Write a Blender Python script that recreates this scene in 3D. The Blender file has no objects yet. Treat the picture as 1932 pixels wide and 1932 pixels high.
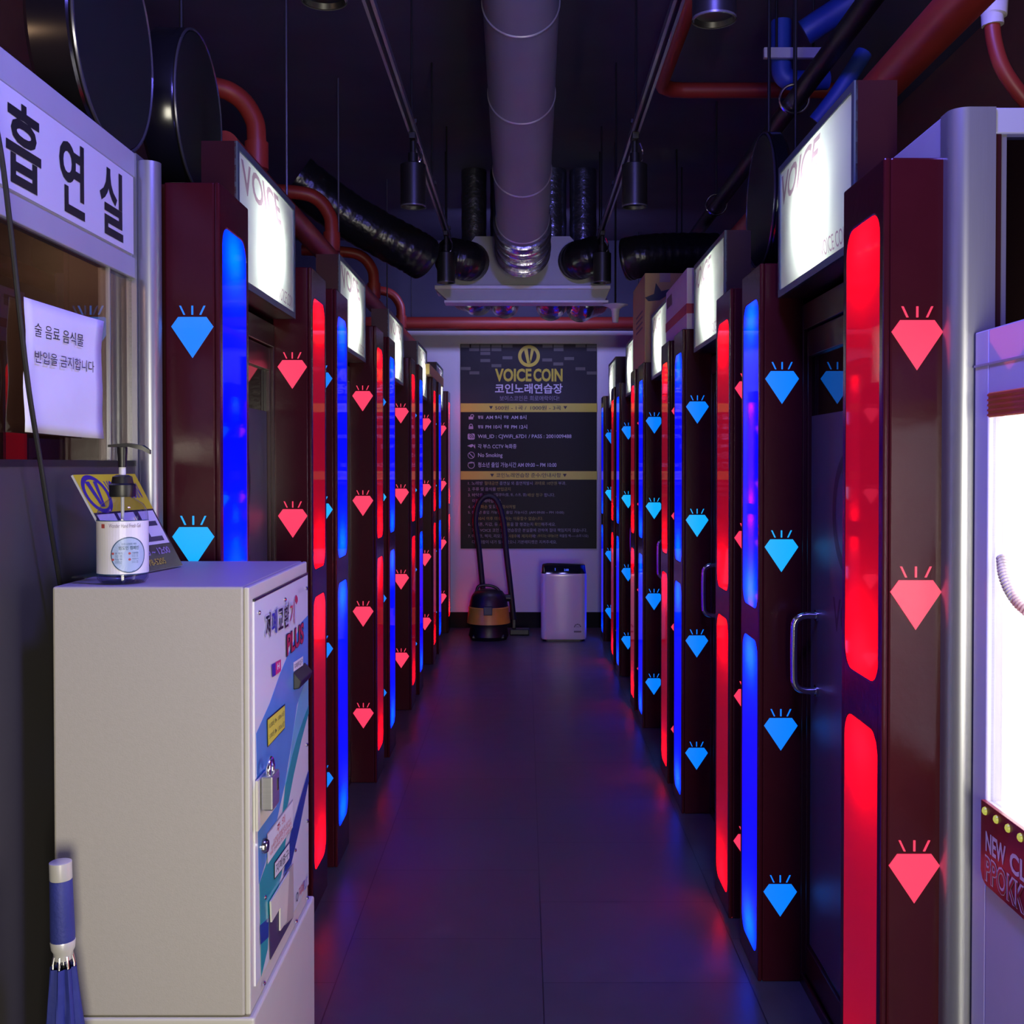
import bpy, bmesh, math, random
from math import sin, cos, pi, radians, sqrt, atan2
from mathutils import Vector

random.seed(5)
scene = bpy.context.scene
COL = scene.collection

# ------------------------------------------------------------------ camera
K = 2084.0                 # focal length in pixels of the 1932 px frame
S = K / 1935.0
CX, HY, CAMZ = 990.0, 876.0, 1.434
PITCH = radians(0.9)
CY = HY + K * math.tan(PITCH)
cam_data = bpy.data.cameras.new('camera')
cam = bpy.data.objects.new('camera', cam_data)
COL.objects.link(cam)
cam_data.sensor_width = 36.0
cam_data.lens = 36.0 * K / 1932.0
cam_data.shift_x = (966.0 - CX) / 1932.0
cam_data.shift_y = -(966.0 - CY) / 1932.0
cam_data.clip_start = 0.02
cam.location = (0, 0, CAMZ)
cam.rotation_euler = (radians(90) - PITCH, 0, 0)
scene.camera = cam

# ------------------------------------------------------------------ world, lights, exposure
w = bpy.data.worlds.new('world')
scene.world = w
w.use_nodes = True
w.node_tree.nodes['Background'].inputs[0].default_value = (0.10, 0.10, 0.30, 1)
w.node_tree.nodes['Background'].inputs[1].default_value = 0.02


def area(name, loc, target, size, energy, color, size_y=None, spread=None):
    l = bpy.data.lights.new(name, 'AREA')
    l.energy = energy
    l.color = color
    l.size = size
    if size_y:
        l.shape = 'RECTANGLE'
        l.size_y = size_y
    if spread:
        l.spread = spread
    o = bpy.data.objects.new(name, l)
    o.location = loc
    d = Vector(target) - Vector(loc)
    o.rotation_euler = d.to_track_quat('-Z', 'Y').to_euler()
    COL.objects.link(o)
    return o


def bulb(name, loc, energy, color, radius):
    l = bpy.data.lights.new(name, 'POINT')
    l.energy = energy
    l.color = color
    l.shadow_soft_size = radius
    o = bpy.data.objects.new(name, l)
    o.location = loc
    COL.objects.link(o)
    return o


bulb('violet_ceiling_lamp', (0.28, 1.45, 2.95), 150, (0.18, 0.15, 1.0), 0.15)
area('end_wall_fill', (0.0, 8.2, 3.1), (0.0, 9.7, 1.6), 0.9, 26, (0.37, 0.34, 1.0), size_y=0.2)  # added fill with no known fixture, hidden by the ventilation unit, brightens the end wall
area('entrance_daylight', (0.45, -1.5, 1.05), (-0.45, 1.8, 0.75), 0.7, 82, (1.0, 0.94, 0.75), size_y=1.1)
bulb('smoking_room_fill', (-1.5, 1.2, 2.1), 9, (1.0, 0.62, 0.36), 0.1)  # added warm fill, no lamp known here; lifts the view through the partition glass

vs = scene.view_settings
vs.view_transform = 'Standard'
vs.look = 'None'
vs.exposure = 0.0
vs.gamma = 1.0
vs.use_curve_mapping = False
try:
    scene.cycles.use_denoising = True
    scene.cycles.sample_clamp_indirect = 4.0
    scene.cycles.caustics_reflective = False
    scene.cycles.caustics_refractive = False
except Exception:
    pass

# ------------------------------------------------------------------ pixel helpers
FW = Vector((0, cos(PITCH), -sin(PITCH)))
UP = Vector((0, sin(PITCH), cos(PITCH)))


def ray(u, v):
    return FW + Vector((1, 0, 0)) * ((u - CX) / K) + UP * ((CY - v) / K)


def PY(u, v, Y):
    r = ray(u, v)
    t = Y / r.y
    return Vector((r.x * t, Y, CAMZ + r.z * t))


def PX(u, v, X):
    r = ray(u, v)
    t = X / r.x
    return Vector((X, r.y * t, CAMZ + r.z * t))


# ------------------------------------------------------------------ materials
def lin(r, g, b):
    f = lambda c: (c / 255.0) / 12.92 if c <= 10 else (((c / 255.0) + 0.055) / 1.055) ** 2.4
    return (f(r), f(g), f(b), 1.0)


MATS = {}


def mat(name, color, rough=0.5, metal=0.0, var=0.12, vscale=14.0, bump=0.0, bscale=60.0,
        coat=0.0, emit=None, estr=0.0, spec=0.5, stretch=None):
    if name in MATS:
        return MATS[name]
    m = bpy.data.materials.new(name)
    m.use_nodes = True
    nt = m.node_tree
    b = nt.nodes['Principled BSDF']
    b.inputs['Roughness'].default_value = rough
    b.inputs['Metallic'].default_value = metal
    b.inputs['Coat Weight'].default_value = coat
    b.inputs['Coat Roughness'].default_value = 0.03
    b.inputs['Specular IOR Level'].default_value = spec
    tc = nt.nodes.new('ShaderNodeTexCoord')
    mp = nt.nodes.new('ShaderNodeMapping')
    if stretch:
        mp.inputs['Scale'].default_value = stretch
    nt.links.new(tc.outputs['Object'], mp.inputs['Vector'])
    n = nt.nodes.new('ShaderNodeTexNoise')
    n.inputs['Scale'].default_value = vscale
    n.inputs['Detail'].default_value = 4
    nt.links.new(mp.outputs['Vector'], n.inputs['Vector'])
    mx = nt.nodes.new('ShaderNodeMix')
    mx.data_type = 'RGBA'
    c = Vector(color[:3])
    mx.inputs['A'].default_value = (*(c * (1 - var)), 1)
    mx.inputs['B'].default_value = (*[min(1, q) for q in (c * (1 + var))], 1)
    nt.links.new(n.outputs['Fac'], mx.inputs['Factor'])
    nt.links.new(mx.outputs['Result'], b.inputs['Base Color'])
    if bump:
        n2 = nt.nodes.new('ShaderNodeTexNoise')
        n2.inputs['Scale'].default_value = bscale
        nt.links.new(mp.outputs['Vector'], n2.inputs['Vector'])
        bp = nt.nodes.new('ShaderNodeBump')
        bp.inputs['Strength'].default_value = bump
        bp.inputs['Distance'].default_value = 0.01
        nt.links.new(n2.outputs['Fac'], bp.inputs['Height'])
        nt.links.new(bp.outputs['Normal'], b.inputs['Normal'])
    if emit:
        b.inputs['Emission Color'].default_value = (*emit[:3], 1)
        b.inputs['Emission Strength'].default_value = estr
    MATS[name] = m
    return m


def fresnel(nt, ior):
    """Fresnel that gives the same reflectance from either side of a thin sheet"""
    ge = nt.nodes.new('ShaderNodeNewGeometry')
    mr = nt.nodes.new('ShaderNodeMapRange')
    mr.inputs['To Min'].default_value = ior
    mr.inputs['To Max'].default_value = 1.0 / ior
    nt.links.new(ge.outputs['Backfacing'], mr.inputs['Value'])
    fr = nt.nodes.new('ShaderNodeFresnel')
    nt.links.new(mr.outputs['Result'], fr.inputs['IOR'])
    return fr


def glass_mat(name, tint, ior=1.5, rough=0.0, boost=0.0):
    m = bpy.data.materials.new(name)
    m.use_nodes = True
    nt = m.node_tree
    nt.nodes.clear()
    out = nt.nodes.new('ShaderNodeOutputMaterial')
    tr = nt.nodes.new('ShaderNodeBsdfTransparent')
    tr.inputs[0].default_value = (*tint[:3], 1)
    gl = nt.nodes.new('ShaderNodeBsdfGlossy')
    gl.inputs['Roughness'].default_value = rough
    fr = fresnel(nt, ior)
    ad = nt.nodes.new('ShaderNodeMath')
    ad.operation = 'ADD'
    ad.use_clamp = True
    ad.inputs[1].default_value = boost
    nt.links.new(fr.outputs[0], ad.inputs[0])
    mx = nt.nodes.new('ShaderNodeMixShader')
    nt.links.new(ad.outputs[0], mx.inputs[0])
    nt.links.new(tr.outputs[0], mx.inputs[1])
    nt.links.new(gl.outputs[0], mx.inputs[2])
    nt.links.new(mx.outputs[0], out.inputs[0])
    MATS[name] = m
    return m


def lightbox_mat(name, diff, trans, emit, estr, refl=0.04, rough=0.03, ior=1.45):
    """translucent acrylic sheet lit by lamps behind it, with a glossy front"""
    m = bpy.data.materials.new(name)
    m.use_nodes = True
    nt = m.node_tree
    nt.nodes.clear()
    out = nt.nodes.new('ShaderNodeOutputMaterial')
    d = nt.nodes.new('ShaderNodeBsdfDiffuse')
    d.inputs[0].default_value = (*diff[:3], 1)
    t = nt.nodes.new('ShaderNodeBsdfTranslucent')
    t.inputs[0].default_value = (*trans[:3], 1)
    a1 = nt.nodes.new('ShaderNodeAddShader')
    nt.links.new(d.outputs[0], a1.inputs[0])
    nt.links.new(t.outputs[0], a1.inputs[1])
    e = nt.nodes.new('ShaderNodeEmission')
    e.inputs[0].default_value = (*emit[:3], 1)
    e.inputs[1].default_value = estr
    a2 = nt.nodes.new('ShaderNodeAddShader')
    nt.links.new(a1.outputs[0], a2.inputs[0])
    nt.links.new(e.outputs[0], a2.inputs[1])
    g = nt.nodes.new('ShaderNodeBsdfGlossy')
    g.inputs['Roughness'].default_value = rough
    fr = fresnel(nt, ior)
    mx = nt.nodes.new('ShaderNodeMixShader')
    nt.links.new(fr.outputs[0], mx.inputs[0])
    nt.links.new(a2.outputs[0], mx.inputs[1])
    nt.links.new(g.outputs[0], mx.inputs[2])
    nt.links.new(mx.outputs[0], out.inputs[0])
    MATS[name] = m
    return m


def tint_mat(name, col):
    """coloured see-through film"""
    m = bpy.data.materials.new(name)
    m.use_nodes = True
    nt = m.node_tree
    nt.nodes.clear()
    out = nt.nodes.new('ShaderNodeOutputMaterial')
    tr = nt.nodes.new('ShaderNodeBsdfTransparent')
    tr.inputs[0].default_value = (*col, 1)
    nt.links.new(tr.outputs[0], out.inputs[0])
    MATS[name] = m
    return m


def emis_mat(name, col, strength):
    return mat(name, (0.02, 0.02, 0.02, 1), 0.3, emit=col, estr=strength)


M_MAROON = mat('maroon_laminate', (0.046, 0.0045, 0.008, 1), 0.2, var=0.15, bump=0.03, bscale=70, coat=0.0, spec=0.3)
M_MAROON_DK = mat('maroon_frame', (0.030, 0.004, 0.006, 1), 0.28)
M_BOOTH_IN = mat('booth_interior', (0.012, 0.008, 0.010, 1), 0.8)
M_BLACK = mat('black_plastic', (0.006, 0.006, 0.007, 1), 0.4)
M_BLACKM = mat('black_metal', (0.008, 0.008, 0.010, 1), 0.5, metal=0.3)
M_RUBBER = mat('black_rubber', (0.008, 0.008, 0.008, 1), 0.55)
M_CHROME = mat('chrome', (0.75, 0.75, 0.78, 1), 0.15, metal=1.0, var=0.04)
M_ALU = mat('aluminium', (0.36, 0.37, 0.40, 1), 0.34, metal=0.75, var=0.06, stretch=(30, 30, 0.6))
M_ALU_PAINT = mat('grey_aluminium_panel', (0.42, 0.43, 0.46, 1), 0.45, metal=0.2, var=0.05)
M_WHITE = mat('white_sheet', (0.62, 0.62, 0.64, 1), 0.4, var=0.03)
M_PAPER = mat('paper', (0.84, 0.84, 0.86, 1), 0.7, var=0.04, bump=0.05, bscale=9)
M_INK = mat('black_ink', (0.006, 0.006, 0.010, 1), 0.5)
M_RED = mat('red_pipe_paint', (0.25, 0.025, 0.015, 1), 0.45, var=0.2, vscale=5)
M_BLUE = mat('blue_pipe_lagging', (0.015, 0.05, 0.28, 1), 0.5, var=0.15)
M_GLASS = glass_mat('window_glass', (0.85, 0.87, 0.88), 1.5)
M_DARKGLASS = glass_mat('dark_door_glass', (0.10, 0.11, 0.13), 1.6, boost=0.05)
M_CLEAR = glass_mat('clear_plastic', (0.86, 0.87, 0.92), 1.4)
M_FILM = mat('grey_window_film', (0.060, 0.066, 0.080, 1), 0.40, var=0.08)
M_FILM_INK = mat('dark_film_print', (0.004, 0.004, 0.005, 1), 0.5)
M_SIGN_FACE = lightbox_mat('sign_face_acrylic', (0.30, 0.31, 0.31), (0.62, 0.66, 0.60), (0.7, 0.75, 0.68), 0.05)
M_SIGN_TUBE = emis_mat('sign_lamp', (0.93, 1.0, 0.92), 95)
M_SIGN_TRIM = mat('sign_trim_green_grey', (0.10, 0.14, 0.14, 1), 0.4, metal=0.4)
M_SIGN_INK = tint_mat('sign_mauve_film', (0.55, 0.36, 0.50))
M_SIGN_IN = mat('sign_box_inside', (0.22, 0.22, 0.22, 1), 0.7)
M_RED_LAMP = lightbox_mat('red_lamp_acrylic', (0.06, 0.004, 0.01), (0.8, 0.02, 0.03), (1.0, 0.006, 0.06), 0.36)
M_BLUE_LAMP = lightbox_mat('blue_lamp_acrylic', (0.002, 0.004, 0.06), (0.0, 0.16, 0.8), (0.0, 0.0006, 1.0), 2.6)
M_RED_LED = emis_mat('red_led_bar', (1.0, 0.03, 0.06), 40)
M_BLUE_LED = emis_mat('blue_led_bar', (0.02, 0.30, 1.0), 20)
M_GEM_RED = emis_mat('gem_red', (1.0, 0.040, 0.115), 1.1)
M_GEM_BLUE = emis_mat('gem_blue', (0.0, 0.19, 1.0), 1.15)
M_GEM_CYAN = emis_mat('gem_cyan', (0.004, 0.38, 1.0), 1.15)


# ------------------------------------------------------------------ mesh builder
class MB:
    def __init__(self):
        self.v, self.f = [], []

    def add(self, verts, faces):
        o = len(self.v)
        self.v += [tuple(p) for p in verts]
        self.f += [tuple(i + o for i in f) for f in faces]
        return self

    def box(self, x0, x1, y0, y1, z0, z1):
        v = [(x, y, z) for x in (x0, x1) for y in (y0, y1) for z in (z0, z1)]
        return self.add(v, [(0, 1, 3, 2), (4, 6, 7, 5), (0, 4, 5, 1), (2, 3, 7, 6), (0, 2, 6, 4), (1, 5, 7, 3)])

    def prism(self, pts, off):
        """closed solid: polygon pts (3D) swept by vector off"""
        n = len(pts)
        off = Vector(off)
        a = [Vector(p) for p in pts]
        b = [p + off for p in a]
        fs = [tuple(range(n - 1, -1, -1)), tuple(range(n, 2 * n))]
        fs += [(i, (i + 1) % n, n + (i + 1) % n, n + i) for i in range(n)]
        return self.add(a + b, fs)

    def poly(self, pts):
        return self.add(pts, [tuple(range(len(pts)))])

    def tube(self, pts, r, seg=12, cap=True, radii=None):
        pts = [Vector(p) for p in pts]
        n = len(pts)
        tang = []
        for i in range(n):
            t = pts[min(i + 1, n - 1)] - pts[max(i - 1, 0)]
            tang.append(t.normalized())
        nrm = tang[0].orthogonal().normalized()
        rings = []
        for i in range(n):
            t = tang[i]
            nrm = (nrm - t * nrm.dot(t)).normalized()
            bi = t.cross(nrm)
            rr = radii[i] if radii else r
            rings.append([pts[i] + (nrm * cos(2 * pi * k / seg) + bi * sin(2 * pi * k / seg)) * rr for k in range(seg)])
        vs_, fs = [], []
        for rg in rings:
            vs_ += rg
        for i in range(n - 1):
            for k in range(seg):
                a, b = i * seg + k, i * seg + (k + 1) % seg
                fs.append((a, b, b + seg, a + seg))
        if cap:
            fs.append(tuple(range(seg - 1, -1, -1)))
            fs.append(tuple(range((n - 1) * seg, n * seg)))
        return self.add(vs_, fs)

    def lathe(self, prof, c, axis='Z', seg=32, close=True):
        """prof: list of (r, h) ; axis of revolution through c"""
        vs_, fs = [], []
        c = Vector(c)
        for r, h in prof:
            for k in range(seg):
                a = 2 * pi * k / seg
                p = {'Z': (r * cos(a), r * sin(a), h), 'X': (h, r * cos(a), r * sin(a)), 'Y': (r * cos(a), h, r * sin(a))}[axis]
                vs_.append(c + Vector(p))
        n = len(prof)
        for i in range(n - 1):
            for k in range(seg):
                a, b = i * seg + k, i * seg + (k + 1) % seg
                fs.append((a, b, b + seg, a + seg))
        if close:
            fs.append(tuple(range(seg - 1, -1, -1)))
            fs.append(tuple(range((n - 1) * seg, n * seg)))
        return self.add(vs_, fs)

    def build(self, name, m, parent=None, smooth=False, bevel=0.0, bseg=2, recalc=True):
        me = bpy.data.meshes.new(name)
        me.from_pydata(self.v, [], self.f)
        if recalc:
            bm = bmesh.new()
            bm.from_mesh(me)
            bmesh.ops.recalc_face_normals(bm, faces=bm.faces)
            bm.to_mesh(me)
            bm.free()
        me.materials.append(m)
        o = bpy.data.objects.new(name, me)
        COL.objects.link(o)
        if parent:
            o.parent = parent
        if smooth:
            for p in me.polygons:
                p.use_smooth = True
            me.set_sharp_from_angle(angle=radians(38))
        if bevel:
            b = o.modifiers.new('bevel', 'BEVEL')
            b.width = bevel
            b.segments = bseg
            b.limit_method = 'ANGLE'
            b.angle_limit = radians(40)
        return o


def tag(o, label=None, cat=None, group=None, kind=None):
    if label:
        o['label'] = label
    if cat:
        o['category'] = cat
    if group:
        o['group'] = group
    if kind:
        o['kind'] = kind
    return o


def thing(name, loc, label, cat, group=None, rz=0.0):
    o = bpy.data.objects.new(name, None)
    o.empty_display_size = 0.1
    o.location = loc
    o.rotation_euler = (0, 0, rz)
    COL.objects.link(o)
    return tag(o, label, cat, group)


def shift(mb, loc):
    l = Vector(loc)
    mb.v = [tuple(Vector(p) - l) for p in mb.v]
    return mb


def copy_tree(o, parent=None):
    c = o.copy()
    COL.objects.link(c)
    c.parent = parent
    for ch in list(o.children):
        copy_tree(ch, c)
    return c


def smooth_path(pts, n=10):
    pts = [Vector(p) for p in pts]
    P = [pts[0] * 2 - pts[1]] + pts + [pts[-1] * 2 - pts[-2]]
    out = []
    for i in range(1, len(P) - 2):
        for k in range(n):
            t = k / n
            a, b, c, d = P[i - 1], P[i], P[i + 1], P[i + 2]
            out.append(0.5 * ((2 * b) + (c - a) * t + (2 * a - 5 * b + 4 * c - d) * t * t + (3 * b - a - 3 * c + d) * t ** 3))
    out.append(pts[-1])
    return out


# ------------------------------------------------------------------ text
_TC = {}


def glyphs(s, bold=0.0):
    key = (s, bold)
    if key not in _TC:
        c = bpy.data.curves.new('lettering', 'FONT')
        c.body = s
        c.size = 1.0
        c.offset = bold
        c.resolution_u = 3
        o = bpy.data.objects.new('lettering', c)
        ts = bpy.data.scenes.new('type_setting')
        ts.collection.objects.link(o)
        vl = ts.view_layers[0]
        vl.update()
        me = o.evaluated_get(vl.depsgraph).to_mesh()
        v = [(p.co.x, p.co.y) for p in me.vertices]
        f = [tuple(p.vertices) for p in me.polygons]
        bpy.data.objects.remove(o)
        bpy.data.curves.remove(c)
        bpy.data.scenes.remove(ts)
        _TC[key] = (v, f)
    return _TC[key]


def put_text(mb, s, fn, w, h=None, bold=0.0, x0=0.0, y0=0.0, align='L'):
    """fit s into a w x h box whose lower left corner is x0,y0; fn maps (a,b) to 3D"""
    v, f = glyphs(s, bold)
    if not v:
        return mb
    ax, bx = min(p[0] for p in v), max(p[0] for p in v)
    ay, by = min(p[1] for p in v), max(p[1] for p in v)
    sx = w / (bx - ax) if w else None
    sy = h / (by - ay) if h else sx
    if sx is None:
        sx = sy
    wid = (bx - ax) * sx
    if align == 'C':
        x0 -= wid / 2
    return mb.add([fn(x0 + (p[0] - ax) * sx, y0 + (p[1] - ay) * sy) for p in v], f)


def rrect(x0, x1, y0, y1, r, n=6, ry=None):
    ry = ry or r
    pts = []
    for cx_, cy_, a0 in ((x1 - r, y1 - ry, 0), (x0 + r, y1 - ry, 90), (x0 + r, y0 + ry, 180), (x1 - r, y0 + ry, 270)):
        for k in range(n + 1):
            a = radians(a0 + 90 * k / n)
            pts.append((cx_ + r * cos(a), cy_ + ry * sin(a)))
    return pts


def ring_pts(cx_, cy_, r, n=40, ry=None):
    return [(cx_ + r * cos(2 * pi * k / n), cy_ + (ry or r) * sin(2 * pi * k / n)) for k in range(n)]


def ring(mb, fn, cx_, cy_, r0, r1, n=48, ry=None):
    k = (ry or r1) / r1
    o = ring_pts(cx_, cy_, r1, n, r1 * k)
    i = ring_pts(cx_, cy_, r0, n, r0 * k)
    pts = [fn(*p) for p in o] + [fn(*p) for p in i]
    return mb.add(pts, [(j, (j + 1) % n, n + (j + 1) % n, n + j) for j in range(n)])


def vee(mb, fn, cx_, cy_, s):
    """the slab V of the emblem, height about 2*s"""
    L = [(-0.62, 0.86), (-0.16, 0.86), (0.02, -0.55), (0.18, -0.86), (-0.22, -0.86)]
    mb.poly([fn(cx_ + a * s, cy_ + b * s) for a, b in L])
    R = [(0.62, 0.86), (0.24, 0.86), (0.05, -0.5), (0.18, -0.86)]
    mb.poly([fn(cx_ + a * s, cy_ + b * s) for a, b in R])
    mb.poly([fn(cx_ + a * s, cy_ + b * s) for a, b in [(0.02, -0.6), (0.22, -0.86), (0.12, -0.3)]])
    return mb


# ================================================================== THE ROOM
WALLY = 9.0 * S
CEIL = 3.4


def floor_mat():
    m = bpy.data.materials.new('dark_vinyl_tiles')
    m.use_nodes = True
    nt = m.node_tree
    b = nt.nodes['Principled BSDF']
    tc = nt.nodes.new('ShaderNodeTexCoord')
    mp = nt.nodes.new('ShaderNodeMapping')
    mp.inputs['Rotation'].default_value = (0, 0, radians(90))
    mp.inputs['Location'].default_value = (-3.74 * S, -0.05 + 0.573 * 10, 0)
    nt.links.new(tc.outputs['Object'], mp.inputs['Vector'])
    br = nt.nodes.new('ShaderNodeTexBrick')
    br.offset = 0.5
    br.inputs['Color1'].default_value = (0.100, 0.105, 0.100, 1)
    br.inputs['Color2'].default_value = (0.085, 0.090, 0.086, 1)
    br.inputs['Mortar'].default_value = (0.016, 0.016, 0.018, 1)
    br.inputs['Scale'].default_value = 1.0
    br.inputs['Mortar Size'].default_value = 0.0016
    br.inputs['Brick Width'].default_value = 0.565
    br.inputs['Row Height'].default_value = 0.573
    nt.links.new(mp.outputs['Vector'], br.inputs['Vector'])
    n = nt.nodes.new('ShaderNodeTexNoise')
    n.inputs['Scale'].default_value = 9
    n.inputs['Detail'].default_value = 8
    nt.links.new(tc.outputs['Object'], n.inputs['Vector'])
    mx = nt.nodes.new('ShaderNodeMix')
    mx.data_type = 'RGBA'
    mx.blend_type = 'MULTIPLY'
    mx.inputs['Factor'].default_value = 0.45
    nt.links.new(br.outputs['Color'], mx.inputs['A'])
    nt.links.new(n.outputs['Fac'], mx.inputs['B'])
    nt.links.new(mx.outputs['Result'], b.inputs['Base Color'])
    mr = nt.nodes.new('ShaderNodeMapRange')
    mr.inputs['To Min'].default_value = 0.28
    mr.inputs['To Max'].default_value = 0.42
    nt.links.new(n.outputs['Fac'], mr.inputs['Value'])
    nt.links.new(mr.outputs['Result'], b.inputs['Roughness'])
    return m


XW = 2.05
YB = -2.2
M_WALL_DK = mat('dark_brown_wall', (0.16, 0.07, 0.04, 1), 0.5)
M_WALL_W = mat('white_wall_paint', (0.62, 0.62, 0.64, 1), 0.6, var=0.05, vscale=3)
M_CEIL = mat('dark_ceiling_paint', (0.050, 0.050, 0.080, 1), 0.75, var=0.3, vscale=3)
tag(MB().box(-XW - 0.1, XW + 0.1, YB - 0.1, WALLY + 0.1, -0.08, 0).build('floor', floor_mat()), kind='structure')
tag(MB().box(-XW - 0.1, XW + 0.1, YB - 0.1, WALLY + 0.1, CEIL, CEIL + 0.08).build('ceiling', M_CEIL), kind='structure')
tag(MB().box(-XW - 0.1, XW + 0.1, WALLY, WALLY + 0.1, 0, 2.625).build('wall_back', M_WALL_W), kind='structure')
tag(MB().box(-XW - 0.1, XW + 0.1, WALLY + 0.04, WALLY + 0.1, 2.625, CEIL).build('wall_back_upper', M_CEIL), kind='structure')
tag(MB().box(-XW - 0.1, -XW, YB, WALLY, 0, CEIL).build('wall_left', M_WALL_DK), kind='structure')
tag(MB().box(XW, XW + 0.1, YB, WALLY, 0, CEIL).build('wall_right', M_WALL_DK), kind='structure')
tag(MB().box(-XW, XW, YB - 0.1, YB, 0, CEIL).build('wall_front', mat('beige_wall', (0.30, 0.25, 0.19, 1), 0.7)), kind='structure')
tag(MB().box(-0.98, 0.98, WALLY - 0.018, WALLY, 0, 0.135).build('baseboard_back', mat('black_baseboard', (0.004, 0.004, 0.005, 1), 0.6, spec=0.15)), kind='structure')
tag(MB().box(-1.1, 1.1, WALLY - 0.010, WALLY, 2.606, 2.628).build('trim_1', mat('black_trim', (0.005, 0.005, 0.006, 1), 0.8, spec=0.02)), kind='structure')

# ================================================================== KARAOKE BOOTHS
PITCHB = 1.365 * S
BL = 1.205 * S          # booth frontage
CW = 0.235 * S          # column frontage
FX = 0.122              # column depth (gem panel width)
DZ_L = 0.068


def gem_prism(mb, cx_, zt, yface, sgn):
    """diamond with three rays on a face of constant y; sgn = outward direction"""
    W, H = 0.0925, 0.090
    th = 0.004
    y0 = yface - sgn * 0.002
    off = (0, sgn * th, 0)
    pts = [(-0.5 * W, -0.235 * H), (-0.335 * W, 0), (0.335 * W, 0), (0.5 * W, -0.235 * H), (0, -H)]
    mb.prism([(cx_ + a, y0, zt + b) for a, b in pts], off)
    for a, s in ((-0.19, -0.10), (0.0, 0.0), (0.19, 0.10)):
        b0, b1, hw = 0.055 * H, 0.275 * H, 0.020 * W
        base = a * W
        top = (a + s) * W
        q = [(base - hw, b0), (base + hw, b0), (top + hw, b1), (top - hw, b1)]
        mb.prism([(cx_ + p, y0, zt + r) for p, r in q], off)
    return mb


def column_shell(y0, y1, z1, holes):
    """hollow pillar, open windows in its front for the lamps"""
    mb = MB()
    t = 0.012
    mb.box(t, FX, y0, y0 + t, 0, z1)
    mb.box(t, FX, y1 - t, y1, 0, z1)
    mb.box(t, FX, y0 + t, y1 - t, z1 - t, z1)
    mb.box(FX - t, FX, y0 + t, y1 - t, 0, z1 - t)
    # front plate with rounded windows
    bm = bmesh.new()
    edges = []

    def loop(pts):
        vv = [bm.verts.new((0, a, b)) for a, b in pts]
        for i in range(len(vv)):
            edges.append(bm.edges.new((vv[i], vv[(i + 1) % len(vv)])))
    loop([(y0, 0), (y1, 0), (y1, z1), (y0, z1)])
    for h in holes:
        loop(h)
    bmesh.ops.triangle_fill(bm, edges=edges, use_beauty=True)
    r = bmesh.ops.extrude_face_region(bm, geom=list(bm.faces))
    bmesh.ops.translate(bm, verts=[g for g in r['geom'] if isinstance(g, bmesh.types.BMVert)], vec=(t, 0, 0))
    bm.verts.index_update()
    mb.add([v.co[:] for v in bm.verts], [tuple(v.index for v in f.verts) for f in bm.faces])
    bm.free()
    return mb


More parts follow.
